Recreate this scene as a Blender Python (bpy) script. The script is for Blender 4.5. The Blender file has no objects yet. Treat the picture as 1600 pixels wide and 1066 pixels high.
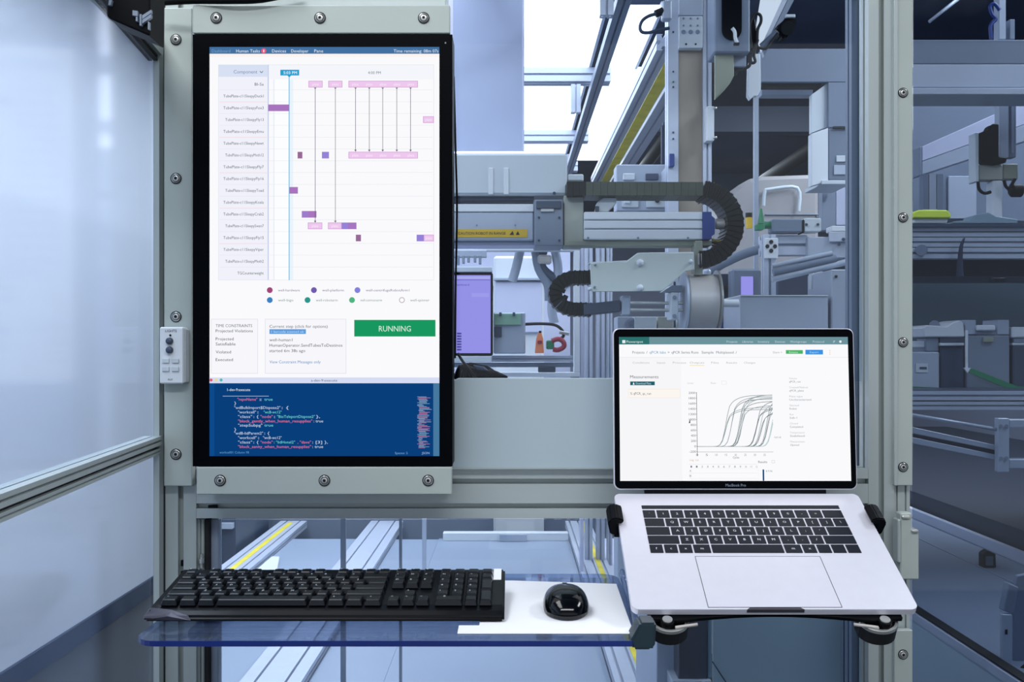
import bpy, bmesh, math, random
from mathutils import Vector, Matrix
random.seed(7)
C = bpy.context.scene.collection
F = 1521.0; HY = 545.0; EYE = 1.5
sc = bpy.context.scene

# ---------------------------------------------------------------- camera, world, lights, exposure
cam_d = bpy.data.cameras.new('camera'); cam = bpy.data.objects.new('camera', cam_d); C.objects.link(cam)
cam.location = (0, 0, EYE); cam.rotation_euler = (math.pi/2, 0, 0)
cam_d.sensor_width = 36; cam_d.lens = 36*F/1600; cam_d.shift_y = (HY-533)/1600.0
cam_d.clip_start = 0.02; cam_d.clip_end = 60
sc.camera = cam
sc.view_settings.view_transform = 'Standard'; sc.view_settings.look = 'None'
sc.view_settings.gamma = 1; sc.view_settings.use_curve_mapping = False
sc.view_settings.exposure = 0.0
w = bpy.data.worlds.new('world'); sc.world = w; w.use_nodes = True
bg = w.node_tree.nodes['Background']; bg.inputs[0].default_value = (0.66, 0.71, 0.78, 1); bg.inputs[1].default_value = 0.85

def area(name, loc, rot, sx, sy, power, col=(0.94, 0.97, 1.0)):
    l = bpy.data.lights.new(name, 'AREA'); l.shape = 'RECTANGLE'; l.size = sx; l.size_y = sy
    l.energy = power; l.color = col
    o = bpy.data.objects.new(name, l); C.objects.link(o); o.location = loc; o.rotation_euler = rot
    return o
area('room_light', (0.0, -0.9, 3.25), (0, 0, 0), 2.6, 0.5, 82)
area('room_light', (-1.0, 3.4, 3.3), (0, 0, 0), 0.8, 7.0, 150)
area('room_light', (2.2, 3.0, 3.3), (0, 0, 0), 0.6, 4.5, 170)
area('room_light', (0.5, 9.5, 3.3), (0, 0, 0), 4.0, 0.6, 160)

# ---------------------------------------------------------------- helpers
def lin(c):
    return tuple((v/255/12.92 if v/255 <= 0.04045 else ((v/255+0.055)/1.055)**2.4) for v in c)
def W(px, py, Y):
    return Vector(((px-800)/F*Y, Y, EYE-(py-HY)/F*Y))

def mat(name, rgb, rough=0.5, metal=0.0, var=0.06, nscale=6.0, stretch=(1, 1, 1), bump=0.0, coat=0.0, emis=None, spec=0.5):
    m = bpy.data.materials.new(name); m.use_nodes = True
    nt = m.node_tree; b = nt.nodes['Principled BSDF']
    c = lin(rgb)
    b.inputs['Roughness'].default_value = rough; b.inputs['Metallic'].default_value = metal
    b.inputs['Coat Weight'].default_value = coat
    b.inputs['Specular IOR Level'].default_value = spec
    tc = nt.nodes.new('ShaderNodeTexCoord'); mp = nt.nodes.new('ShaderNodeMapping'); mp.inputs['Scale'].default_value = stretch
    n = nt.nodes.new('ShaderNodeTexNoise'); n.inputs['Scale'].default_value = nscale; n.inputs['Detail'].default_value = 4
    nt.links.new(tc.outputs['Object'], mp.inputs[0]); nt.links.new(mp.outputs[0], n.inputs['Vector'])
    r = nt.nodes.new('ShaderNodeValToRGB')
    r.color_ramp.elements[0].position = 0.3; r.color_ramp.elements[1].position = 0.7
    r.color_ramp.elements[0].color = tuple(x*(1-var) for x in c)+(1,)
    r.color_ramp.elements[1].color = tuple(min(1, x*(1+var)) for x in c)+(1,)
    nt.links.new(n.outputs['Fac'], r.inputs[0]); nt.links.new(r.outputs[0], b.inputs['Base Color'])
    if bump:
        bp = nt.nodes.new('ShaderNodeBump'); bp.inputs['Strength'].default_value = bump; bp.inputs['Distance'].default_value = 0.002
        nt.links.new(n.outputs['Fac'], bp.inputs['Height']); nt.links.new(bp.outputs[0], b.inputs['Normal'])
    if emis:
        b.inputs['Emission Color'].default_value = lin(emis[0])+(1,); b.inputs['Emission Strength'].default_value = emis[1]
    return m

def glass_mat(name, tint=(235, 242, 250), refl=1.0, rough=0.02, ior=1.45, haze=0.0, hazecol=(180, 200, 225)):
    m = bpy.data.materials.new(name); m.use_nodes = True; nt = m.node_tree
    for n in list(nt.nodes): nt.nodes.remove(n)
    out = nt.nodes.new('ShaderNodeOutputMaterial')
    tr = nt.nodes.new('ShaderNodeBsdfTransparent'); tr.inputs[0].default_value = lin(tint)+(1,)
    gl = nt.nodes.new('ShaderNodeBsdfGlossy'); gl.inputs['Roughness'].default_value = rough
    fr = nt.nodes.new('ShaderNodeFresnel'); fr.inputs[0].default_value = ior
    mu = nt.nodes.new('ShaderNodeMath'); mu.operation = 'MULTIPLY'; mu.inputs[1].default_value = refl; mu.use_clamp = True
    nt.links.new(fr.outputs[0], mu.inputs[0])
    mx = nt.nodes.new('ShaderNodeMixShader')
    nt.links.new(mu.outputs[0], mx.inputs[0]); nt.links.new(tr.outputs[0], mx.inputs[1]); nt.links.new(gl.outputs[0], mx.inputs[2])
    last = mx
    if haze > 0:
        df = nt.nodes.new('ShaderNodeBsdfDiffuse'); df.inputs[0].default_value = lin(hazecol)+(1,)
        m2 = nt.nodes.new('ShaderNodeMixShader'); m2.inputs[0].default_value = haze
        nt.links.new(mx.outputs[0], m2.inputs[1]); nt.links.new(df.outputs[0], m2.inputs[2]); last = m2
    nt.links.new(last.outputs[0], out.inputs[0])
    return m

def emit_mat(name, rgb, s, attr=None):
    m = bpy.data.materials.new(name); m.use_nodes = True; nt = m.node_tree
    for n in list(nt.nodes): nt.nodes.remove(n)
    out = nt.nodes.new('ShaderNodeOutputMaterial'); e = nt.nodes.new('ShaderNodeEmission')
    e.inputs[0].default_value = lin(rgb)+(1,); e.inputs[1].default_value = s
    if attr:
        a = nt.nodes.new('ShaderNodeAttribute'); a.attribute_name = attr; nt.links.new(a.outputs['Color'], e.inputs[0])
    nt.links.new(e.outputs[0], out.inputs[0]); return m

class MB:
    def __init__(s): s.v = []; s.f = []; s.m = []; s.sm = []
    def add(s, vs, fs, mi=0, smooth=False):
        o = len(s.v); s.v += [tuple(p) for p in vs]
        for f in fs: s.f.append([i+o for i in f]); s.m.append(mi); s.sm.append(smooth)
        return s
    def box(s, x0, x1, y0, y1, z0, z1, mi=0):
        vs = [(x, y, z) for z in (z0, z1) for y in (y0, y1) for x in (x0, x1)]
        return s.add(vs, [(0, 2, 3, 1), (4, 5, 7, 6), (0, 1, 5, 4), (2, 6, 7, 3), (0, 4, 6, 2), (1, 3, 7, 5)], mi)
    def pb(s, x0, y0, x1, y1, Y, D, mi=0):
        a = W(x0, y0, Y); b = W(x1, y1, Y)
        return s.box(a.x, b.x, Y, Y+D, b.z, a.z, mi)
    def hexa(s, b, t, mi=0):      # two matching loops
        n = len(b)
        fs = [tuple(range(n)), tuple(range(n, 2*n))]+[(i, (i+1) % n, n+(i+1) % n, n+i) for i in range(n)]
        return s.add(list(b)+list(t), fs, mi)
    def prism(s, poly, fn, a, b, mi=0):   # fn(u, v, t) -> point
        return s.hexa([fn(u, v, a) for u, v in poly], [fn(u, v, b) for u, v in poly], mi)
    def pp(s, pts, Y, D, mi=0):   # polygon measured on the plane at depth Y, thickness D
        P0 = [W(x, y, Y) for x, y in pts]
        return s.hexa(P0, [p+Vector((0, D, 0)) for p in P0], mi)
    def cyl(s, p0, p1, r, n=16, r2=None, mi=0, cap=True, smooth=True):
        p0 = Vector(p0); p1 = Vector(p1); r2 = r if r2 is None else r2
        d = (p1-p0).normalized(); a = d.orthogonal().normalized(); b = d.cross(a)
        vs = []
        for p, rr in ((p0, r), (p1, r2)):
            for i in range(n):
                t = 2*math.pi*i/n; vs.append(p+(a*math.cos(t)+b*math.sin(t))*rr)
        s.add(vs, [(i, (i+1) % n, n+(i+1) % n, n+i) for i in range(n)], mi, smooth)
        if cap:
            s.add(vs[:n], [tuple(range(n))], mi); s.add(vs[n:], [tuple(range(n))], mi)
        return s
    def tube(s, path, r, n=10, mi=0):
        path = [Vector(p) for p in path]; rings = []; a = None
        if 3 <= len(path) <= 12:      # smooth the bends (Catmull-Rom)
            q = [path[0]]+path+[path[-1]]; sm = []
            for i in range(len(path)-1):
                p0, p1, p2, p3 = q[i:i+4]
                for k in range(4):
                    t = k/4; sm.append(0.5*((2*p1)+(p2-p0)*t+(2*p0-5*p1+4*p2-p3)*t*t+(3*p1-p0-3*p2+p3)*t**3))
            path = sm+[path[-1]]
        for i, p in enumerate(path):
            d = (path[min(i+1, len(path)-1)]-path[max(i-1, 0)]).normalized()
            if a is None: a = d.orthogonal().normalized()
            else:
                a = (a-d*a.dot(d)); a = a.normalized() if a.length > 1e-6 else d.orthogonal().normalized()
            b = d.cross(a); rr = r(i/(len(path)-1)) if callable(r) else r
            rings.append([p+(a*math.cos(2*math.pi*k/n)+b*math.sin(2*math.pi*k/n))*rr for k in range(n)])
        vs = [v for rg in rings for v in rg]; m = len(rings)
        fs = [(i*n+k, i*n+(k+1) % n, (i+1)*n+(k+1) % n, (i+1)*n+k) for i in range(m-1) for k in range(n)]
        s.add(vs, fs, mi, True); s.add(rings[0], [tuple(range(n))], mi); s.add(rings[-1], [tuple(range(n))], mi); return s
    def lathe(s, prof, c, d, n=24, mi=0):     # prof: (r, along)
        c = Vector(c); d = Vector(d).normalized(); a = d.orthogonal().normalized(); b = d.cross(a); m = len(prof)
        vs = [c+d*h+(a*math.cos(2*math.pi*k/n)+b*math.sin(2*math.pi*k/n))*r for r, h in prof for k in range(n)]
        fs = [(i*n+k, i*n+(k+1) % n, (i+1)*n+(k+1) % n, (i+1)*n+k) for i in range(m-1) for k in range(n)]
        s.add(vs, fs, mi, True)
        if prof[0][0] > 1e-6: s.add(vs[:n], [tuple(range(n))], mi)
        if prof[-1][0] > 1e-6: s.add(vs[-n:], [tuple(range(n))], mi)
        return s
    def build(s, name, mats, parent=None, bevel=0, seg=1, sharp=35):
        me = bpy.data.meshes.new(name); me.from_pydata(s.v, [], s.f)
        mats = mats if isinstance(mats, (list, tuple)) else [mats]
        for m in mats: me.materials.append(m)
        for i, p in enumerate(me.polygons): p.material_index = s.m[i]; p.use_smooth = s.sm[i]
        bm = bmesh.new(); bm.from_mesh(me)
        bmesh.ops.remove_doubles(bm, verts=bm.verts, dist=1e-6)
        bmesh.ops.recalc_face_normals(bm, faces=bm.faces)
        if bevel:
            es = [e for e in bm.edges if len(e.link_faces) == 2 and e.calc_face_angle(0) > math.radians(sharp) and e.calc_length() > bevel*2.2]
            bmesh.ops.bevel(bm, geom=es, offset=bevel, segments=seg, affect='EDGES', clamp_overlap=True)
        for e in bm.edges:
            if len(e.link_faces) == 2 and e.calc_face_angle(0) > 0.7: e.smooth = False
        bm.to_mesh(me); bm.free()
        o = bpy.data.objects.new(name, me); C.objects.link(o); o.parent = parent
        return o

def tag(o, label, cat, group=None, kind=None):
    if label: o['label'] = label
    if cat: o['category'] = cat
    if group: o['group'] = group
    if kind: o['kind'] = kind
    return o
def thing(name, label, cat, group=None):
    o = bpy.data.objects.new(name, None); o.empty_display_size = 0.05; C.objects.link(o)
    return tag(o, label, cat, group)
def struct(o): o['kind'] = 'structure'; return o
def copyobj(o, parent, loc=None):
    c = o.copy(); C.objects.link(c); c.parent = parent
    if loc is not None: c.location = loc
    return c

def profile(wd, ht, nx, ny):
    pts = []
    def side(p0, p1, n, L):
        p0 = Vector(p0); p1 = Vector(p1); d = (p1-p0)/L; nrm = Vector((-d.y, d.x))   # inward (ccw)
        pts.append(tuple(p0))
        if not n: return
        k = min(1.0, min(L/n, min(wd, ht))/0.04)
        for i in range(n):
            c = L*(i+0.5)/n
            for u, v in ((-.0042, 0), (-.0042, .0035), (-.008, .0035), (-.0045, .0125), (.0045, .0125), (.008, .0035), (.0042, .0035), (.0042, 0)):
                q = p0+d*(c+u*k)+nrm*(v*k); pts.append((q.x, q.y))
    a, b = wd/2, ht/2
    side((-a, -b), (a, -b), nx, wd); side((a, -b), (a, b), ny, ht); side((a, b), (-a, b), nx, wd); side((-a, b), (-a, -b), ny, ht)
    return pts
def ext(mb, axis, a, b, c1, c2, wd, ht, nx=1, ny=1, mi=0):
    """slotted aluminium extrusion along axis from a to b, centred on the other two coordinates"""
    fn = {'z': lambda u, v, t: (c1+u, c2+v, t), 'x': lambda u, v, t: (t, c1+u, c2+v), 'y': lambda u, v, t: (c1+u, t, c2+v)}[axis]
    return mb.prism(profile(wd, ht, nx, ny), fn, a, b, mi)
def ext2(mb, p0, p1, wd, ht, nx=1, ny=1, up=(0, 0, 1)):
    p0 = Vector(p0); p1 = Vector(p1); d = (p1-p0).normalized(); s = d.cross(Vector(up)).normalized(); u2 = s.cross(d)
    pr = profile(wd, ht, nx, ny)
    return mb.hexa([p0+s*u+u2*v for u, v in pr], [p1+s*u+u2*v for u, v in pr])

def part(root, name, m, x0, y0, x1, y1, Y, D, bevel=0.0015, label=None):
    o = MB().pb(x0, y0, x1, y1, Y, D).build(name, m, root, bevel=bevel)
    if label: o['label'] = label
    return o
def ppart(root, name, m, pts, Y, D, bevel=0.0015, label=None):
    o = MB().pp(pts, Y, D).build(name, m, root, bevel=bevel)
    if label: o['label'] = label
    return o

_tc = {}
def text_geo(s):
    if s not in _tc:
        cu = bpy.data.curves.new('t', 'FONT'); cu.body = s; cu.size = 1; cu.resolution_u = 2
        ob = bpy.data.objects.new('t', cu)
        me = bpy.data.meshes.new_from_object(ob)
        vs = [(v.co.x, v.co.y) for v in me.vertices]; fs = [tuple(p.vertices) for p in me.polygons]
        bpy.data.objects.remove(ob); bpy.data.curves.remove(cu); bpy.data.meshes.remove(me)
        if not vs: vs = [(0, 0)]
        x0 = min(v[0] for v in vs); x1 = max(v[0] for v in vs)
        _tc[s] = (vs, fs, x0, x1)
    return _tc[s]

class G:
    """flat screen graphics; coordinates in screen units, mapped by fn(x, y, layer)"""
    def __init__(s, fn): s.fn = fn; s.v = []; s.f = []; s.c = []
    def poly(s, pts, col, layer=1):
        o = len(s.v); s.v += [tuple(s.fn(x, y, layer)) for x, y in pts]; s.f.append(tuple(range(o, o+len(pts)))); s.c += [lin(col)+(1,)]*len(pts)
    def rect(s, x0, y0, x1, y1, col, layer=1): s.poly([(x0, y0), (x1, y0), (x1, y1), (x0, y1)], col, layer)
    def frame(s, x0, y0, x1, y1, col, t=0.6, layer=2):
        s.rect(x0, y0, x1, y0+t, col, layer); s.rect(x0, y1-t, x1, y1, col, layer); s.rect(x0, y0+t, x0+t, y1-t, col, layer); s.rect(x1-t, y0+t, x1, y1-t, col, layer)
    def disc(s, x, y, r, col, layer=2): s.poly([(x+r*math.cos(t*math.pi/8), y+r*math.sin(t*math.pi/8)) for t in range(16)], col, layer)
    def line(s, pts, t, col, layer=2):
        for (x0, y0), (x1, y1) in zip(pts, pts[1:]):
            d = math.hypot(x1-x0, y1-y0) or 1; nx, ny = -(y1-y0)/d*t/2, (x1-x0)/d*t/2
            s.poly([(x0+nx, y0+ny), (x1+nx, y1+ny), (x1-nx, y1-ny), (x0-nx, y0-ny)], col, layer)
    def text(s, x0, x1, yc, h, body, col, layer=3):
        vs, fs, a, b = text_geo(body); o = len(s.v); k = (x1-x0)/max(b-a, 1e-6); hh = h/0.72
        s.v += [tuple(s.fn(x0+(u-a)*k, yc+h/2-v*hh, layer)) for u, v in vs]
        s.f += [tuple(i+o for i in f) for f in fs]; s.c += [lin(col)+(1,)]*len(vs)
    def build(s, name, m, parent):
        me = bpy.data.meshes.new(name); me.from_pydata(s.v, [], s.f)
        at = me.color_attributes.new('Col', 'FLOAT_COLOR', 'POINT')
        at.data.foreach_set('color', [x for c in s.c for x in c])
        me.materials.append(m); o = bpy.data.objects.new(name, me); C.objects.link(o); o.parent = parent; return o

# ---------------------------------------------------------------- materials
M = {}
M['alu'] = mat('anodised_aluminium', (172, 182, 182), 0.42, 0.25, 0.03, 40, (1, 1, .05))
M['aluh'] = mat('anodised_aluminium_across', (172, 182, 182), 0.42, 0.25, 0.03, 40, (.05, 1, 1))
M['aluin'] = mat('interior_aluminium', (188, 196, 212), 0.4, 0.25, 0.03, 30)
M['plate'] = mat('grey_coated_plate', (172, 182, 178), 0.5, 0.1, 0.03, 9)
M['panel'] = mat('grey_painted_sheet', (166, 182, 190), 0.45, 0.0, 0.03, 4)
M['dteal'] = mat('dark_teal_plastic', (22, 44, 54), 0.35)
M['hood'] = mat('warm_grey_hood', (150, 148, 150), 0.5, 0, 0.02, 3)
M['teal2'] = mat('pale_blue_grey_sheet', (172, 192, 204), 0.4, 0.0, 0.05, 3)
M['teal'] = mat('blue_grey_sheet', (118, 142, 156), 0.35, 0.0, 0.05, 3)
M['black'] = mat('matt_black_plastic', (6, 8, 12), 0.5, 0, 0.1, 20, spec=0.1)
M['gasket'] = mat('black_rubber', (6, 9, 15), 0.7, 0, 0.1, 20)
M['gloss'] = mat('gloss_black_plastic', (4, 6, 10), 0.12, 0, 0.1, 20, spec=0.35)
M['bezel'] = mat('black_bezel', (2, 4, 8), 0.35, 0, 0.1, 20, spec=0.04)
M['keycap'] = mat('dark_keycap_plastic', (9, 13, 20), 0.25, 0, 0.1, 20, spec=0.4)
M['lapkey'] = mat('laptop_keycap', (12, 17, 30), 0.35, 0, 0.1, 20, spec=0.35)
M['silver'] = mat('silver_laptop_metal', (216, 216, 228), 0.34, 0.3, 0.015, 60)
M['kcase'] = mat('keyboard_case', (5, 7, 11), 0.3, 0, 0.1, 20, spec=0.2)
M['steel'] = mat('stainless_steel', (205, 200, 196), 0.38, 0.35, 0.12, 8, (1, 1, .3))
M['steeld'] = mat('dark_stainless_steel', (96, 94, 104), 0.35, 0.7, 0.1, 6)
M['brass'] = mat('stained_steel_band', (142, 132, 120), 0.4, 0.3, 0.45, 4.5, (1, 1, .6))
M['screw'] = mat('zinc_screw', (190, 192, 190), 0.3, 0.7, 0.05, 50)
M['dark'] = mat('dark_slot', (20, 24, 30), 0.7, 0, 0.1, 20)
M['white'] = mat('white_enamel', (214, 220, 226), 0.4, 0, 0.02, 5)
M['offw'] = mat('pale_grey_enamel', (196, 205, 212), 0.42, 0, 0.02, 5)
M['cream'] = mat('greenish_white_enamel', (206, 214, 208), 0.4, 0, 0.02, 5)
M['pad'] = mat('white_mat_sheet', (232, 234, 240), 0.5, 0, 0.01, 10)
M['lgrey'] = mat('light_grey_metal', (168, 178, 194), 0.42, 0.15, 0.04, 6)
M['mgrey'] = mat('mid_grey_metal', (126, 138, 156), 0.45, 0.1, 0.05, 6)
M['dgrey'] = mat('dark_grey_metal', (62, 74, 94), 0.5, 0.1, 0.08, 6)
M['bgrey'] = mat('blue_grey_metal', (110, 123, 143), 0.6, 0.0, 0.05, 4)
M['lightw'] = emit_mat('strip_light', (236, 242, 252), 1.0)
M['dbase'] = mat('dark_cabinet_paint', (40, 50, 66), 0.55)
M['navy'] = mat('navy_panel', (44, 62, 88), 0.55)
M['lav'] = mat('lavender_white_panel', (196, 200, 224), 0.5, 0, 0.02, 3)
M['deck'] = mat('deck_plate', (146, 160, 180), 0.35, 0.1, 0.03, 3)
M['beige'] = mat('beige_block', (166, 170, 160), 0.5, 0, 0.03, 6)
M['olive'] = mat('olive_grey_plate', (140, 146, 132), 0.5, 0, 0.06, 6)
M['chainb'] = mat('black_cable_chain', (9, 14, 16), 0.4, 0, 0.2, 30, spec=0.3)
M['chaing'] = mat('olive_cable_chain', (62, 70, 58), 0.4, 0, 0.2, 30)
M['blue'] = mat('blue_plastic', (30, 58, 130), 0.4, 0, 0.06, 10)
M['dblue'] = mat('navy_baseboard', (12, 34, 64), 0.6, 0, 0.05, 4)
M['yellow'] = mat('yellow_tape', (222, 204, 60), 0.5, 0, 0.2, 14)
M['ylab'] = mat('yellow_label', (214, 176, 40), 0.5, 0, 0.05, 10)
M['green'] = mat('green_plastic', (44, 128, 88), 0.45, 0, 0.1, 10)
M['pgreen'] = mat('pale_green_panel', (132, 172, 150), 0.5, 0, 0.05, 10)
M['lime'] = mat('lime_lid_plastic', (206, 226, 70), 0.45, 0, 0.04, 10)
M['orange'] = mat('orange_plastic', (236, 138, 96), 0.45, 0, 0.1, 10)
M['red'] = mat('red_plastic', (150, 44, 64), 0.45, 0, 0.1, 10)
M['edge'] = mat('blue_acrylic_edge', (18, 40, 110), 0.2, 0, 0.1, 6)
M['wall'] = mat('white_painted_wall', (208, 216, 226), 0.6, 0, 0.03, 1.2, bump=0.02)
M['farwall'] = mat('far_wall_paint', (150, 158, 180), 0.7, 0, 0.03, 1.0)
M['floor'] = mat('dark_sealed_floor', (34, 38, 42), 0.55, 0, 0.3, 2.2, bump=0.02)
M['ceil'] = mat('dark_open_ceiling', (58, 70, 94), 0.8, 0, 0.25, 1.2)
M['glass'] = glass_mat('clear_pane', (236, 242, 248), 0.8)
M['glassd'] = glass_mat('door_pane', (236, 242, 250), 0.16, 0.10, haze=0.012, hazecol=(210, 222, 240))
M['glasss'] = glass_mat('shelf_acrylic', (214, 224, 240), 0.6, 0.03, haze=0.04, hazecol=(170, 190, 230))
M['glassr'] = glass_mat('tinted_pane', (212, 219, 228), 0.7)
M['light'] = emit_mat('glowing_diffuser', (240, 245, 255), 4.3)
M['scrw'] = emit_mat('display_backlight', (250, 250, 252), 1.0)
M['scrg'] = emit_mat('display_colours', (255, 255, 255), 1.0, 'Col')
M['lila'] = emit_mat('lilac_display', (172, 160, 246), 1.0)
M['white_print'] = mat('white_print', (200, 206, 214), 0.5)
M['lilrefl'] = mat('lilac_pane_reflection', (176, 186, 214), 0.5, 0, 0.05, 3)  # lilac reflection in the front pane, put into a flat colour

SCREW = MB()
SCREW.lathe([(0.0078, 0), (0.0078, .0006), (0.0066, .0008)], (0, 0, 0), (0, -1, 0), 20, 1)  # dark outer ring: shadow around the screw head, put into the colour
SCREW.lathe([(0.0064, 0), (0.0064, .0012), (0.0056, .0018), (0.0048, .0006), (0.0044, .0006)], (0, 0, 0), (0, -1, 0), 20, 0)
SCREW.lathe([(0.0044, .0007), (0.0040, .0020), (0.0028, .0024), (0.0021, .0024)], (0, 0, 0), (0, -1, 0), 16, 0)
SCREW.lathe([(0.0048, .0008), (0.0043, .0008)], (0, 0, 0), (0, -1, 0), 16, 1)
SCREW.lathe([(0.0022, .00245), (0.0001, .00245)], (0, 0, 0), (0, -1, 0), 6, 1)
_s0 = []
def screw(root, px, py, Y, k=1.0):
    k *= 1.1
    if not _s0: o = SCREW.build('screw', [M['screw'], M['dark']], root); _s0.append(o)
    else: o = copyobj(_s0[0], root)
    o.location = W(px, py, Y); o.scale = (k, 1, k); return o
# ================================================================ SETTING
DZ = 0.72
struct(MB().box(-2.3, 5.2, -3, 14, -0.1, 0).build('floor', M['floor']))
struct(MB().box(-2.3, -2.2, -3, 14, 0, 3.4).build('wall_left', M['wall']))
struct(MB().box(-2.2, -2.185, -3, 13.9, 0, 0.11).build('baseboard_left', M['dblue'], bevel=0.004))
struct(MB().box(-2.2, 5.2, 13.9, 14, 0, 3.4).build('wall_back', M['farwall']))
struct(MB().box(5.1, 5.2, -3, 13.9, 0, 3.4).build('wall_right', M['farwall']))
struct(MB().box(-2.3, 5.2, -3, 14, 3.4, 3.5).build('ceiling', M['ceil']))
for k, (x, y0, y1) in enumerate([(1.2, 5, 13.5), (2.3, 5.5, 13.5), (3.1, 7, 13.5)]):
    tag(MB().cyl((x, y0, 3.15-.12*k), (x, y1, 3.15-.12*k), 0.05+.01*k, 14).build('ceiling_pipe', M['gasket']), ['thin dark pipe along the ceiling left of the hanging white cabinet', 'dark pipe running back under the ceiling above the white hooded machine', 'thickest dark pipe under the ceiling at the far right'][k], 'pipe')
for k, y in enumerate((6.5, 9.0, 11.5)):
    tag(MB().box(0.9, 4.6, y, y+.12, 2.95, 3.12).build('ceiling_beam', M['dgrey']), ['nearest dark beam crossing under the ceiling', 'middle dark beam crossing under the ceiling', 'farthest dark beam crossing under the ceiling'][k], 'beam', 'dark ceiling beams')

# ================================================================ LEFT ACRYLIC DOOR (open towards the camera)
H = Vector((-0.548, 1.50, 0)); D = Vector((0.1118, -1, 0)).normalized()
dr = thing('acrylic_door', 'open clear acrylic door with slim aluminium frame at the left', 'door')
def drail(z, wd, ht, name, off=0.0, m='alu', t0=0.02, t1=1.05):
    mb = MB(); a = H+D*t0; b = H+D*t1; ext2(mb, (a.x+off, a.y, z), (b.x+off, b.y, z), wd, ht); return mb.build(name, M[m], dr)
drail(1.3605, .026, .0135, 'middle_rail'); drail(1.3445, .022, .009, 'lower_rail'); drail(1.3515, .012, .0045, 'seal', m='gasket')
drail(1.960, .026, .026, 'top_rail'); drail(1.942, .014, .009, 'seal', m='gasket')
mb = MB(); ext(mb, 'z', 0.15, 1.97, -.5405, 1.488, .009, .018, 0, 0); mb.build('hinge_stile', M['alu'], dr)
mb = MB()
for z0, z1 in ((1.368, 1.937), (0.2, 1.339)):
    a = H+D*.02; b = H+D*1.04; n = Vector((D.y, -D.x, 0))*.002
    mb.hexa([(a+n)+Vector((0, 0, z0)), (b+n)+Vector((0, 0, z0)), (b-n)+Vector((0, 0, z0)), (a-n)+Vector((0, 0, z0))],
            [(a+n)+Vector((0, 0, z1)), (b+n)+Vector((0, 0, z1)), (b-n)+Vector((0, 0, z1)), (a-n)+Vector((0, 0, z1))])
mb.build('pane', M['glassd'], dr)
drail(0.19, .03, .03, 'bottom_rail')
# enclosure rail beyond the door top
a = W(262, 88, 1.62); b = W(120, -40, 1.25)
mb = MB(); ext2(mb, a, b, .02, .02); tag(mb.build('overhead_rail', M['alu']), 'pale aluminium rail slanting up behind the top of the open door', 'rail')

# ================================================================ FRONT FRAME
def post(name, label, x0, x1, Y, dep, nx, z0=0.0, z1=2.2, y0=None, y1=None):
    a = (x0-800)/F*Y; b = (x1-800)/F*Y
    t = thing(name, label, 'post'); mb = MB()
    ext(mb, 'z', z0, z1, (a+b)/2, Y+dep/2, b-a, dep, nx, 1); mb.build('extrusion', M['alu'], t); return t
YF = 1.50
lp = post('frame_post', 'left slotted aluminium upright of the machine frame', 258.5, 306.5, YF, .045, 1)
ins = MB()
for y in (876, 893): ins.pb(282.5, y, 288.5, y+9, YF+.002, .006)
MB().pb(253.2, -30, 258.2, 1180, YF+.006, .03).build('side_seal', M['gasket'], lp)
ins.build('slot_nut', M['black'], lp)
ig = thing('jamb_strips', 'narrow strips and black gasket beside the left frame upright below the monitor', 'jamb')
part(ig, 'inner_strip', M['alu'], 306.8, 811, 312, 1180, YF+.01, .03)
part(ig, 'outer_strip', M['alu'], 313.5, 811, 319, 1180, YF+.014, .026)
part(ig, 'gasket', M['gasket'], 319.2, 811, 327, 1180, YF+.012, .03)
part(ig, 'pane_edge', M['mgrey'], 327.2, 811, 341, 1180, YF+.022, .02)
mb = MB(); mb.cyl(W(315, 866, YF+.008), W(315, 888, YF+.008), .003, 10); mb.cyl(W(315, 873, YF+.006), W(315, 880, YF+.006), .0045, 10)
mb.build('latch_pin', M['screw'], ig)
cs = thing('cover_strip', 'grey cover strip with four screws on the left upright', 'cover strip')
part(cs, 'strip', M['plate'], 256, 12, 300, 760, 1.482, .017, .0012)
for y in (62, 279, 495, 710): screw(cs, 275, y, 1.4815)
tp = thing('mounting_plate', 'upper grey plate with three screws clamping the top of the tall monitor', 'plate')
part(tp, 'plate', M['plate'], 301, 8, 703, 52, 1.43, .012, .0012)
for x in (338, 500, 662): screw(tp, x, 28, 1.4295)
part(tp, 'hanger', M['alu'], 308, -30, 697, 50, 1.4425, .056)
bp_ = thing('mounting_plate', 'lower grey plate with three screws clamping the bottom of the tall monitor', 'plate')
part(bp_, 'plate', M['plate'], 307, 730, 706, 773, 1.43, .012, .0012)
for x in (344, 507, 669): screw(bp_, x, 751, 1.4295)
part(bp_, 'hanger', M['alu'], 312, 732, 702, 771, 1.4425, .056)
# top header extrusion
mb = MB(); a = W(306.8, -30, YF); b = W(1356.6, 4, YF)
ext(mb, 'x', a.x+.0005, b.x-.0005, YF+.02, 2.125, .04, .08, 1, 2); tag(mb.build('frame_header', M['aluh']), 'slotted aluminium header across the top of the machine frame', 'beam')
# horizontal double extrusion
zt = W(0, 733, YF).z; zb = W(0, 810, YF).z
mb = MB(); ext(mb, 'x', W(306.8, 0, YF).x, W(1356.6, 0, YF).x, YF+.02, (zt+zb)/2, .04, zt-zb, 1, 2)
fb = thing('frame_crossbar', 'double slotted aluminium crossbar under the monitor and behind the laptop', 'beam')
mb.build('extrusion', M['aluh'], fb)
mb = MB().pb(325, 790, 339, 794, YF+.001, .005).build('slot_nut', M['black'], fb)
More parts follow.
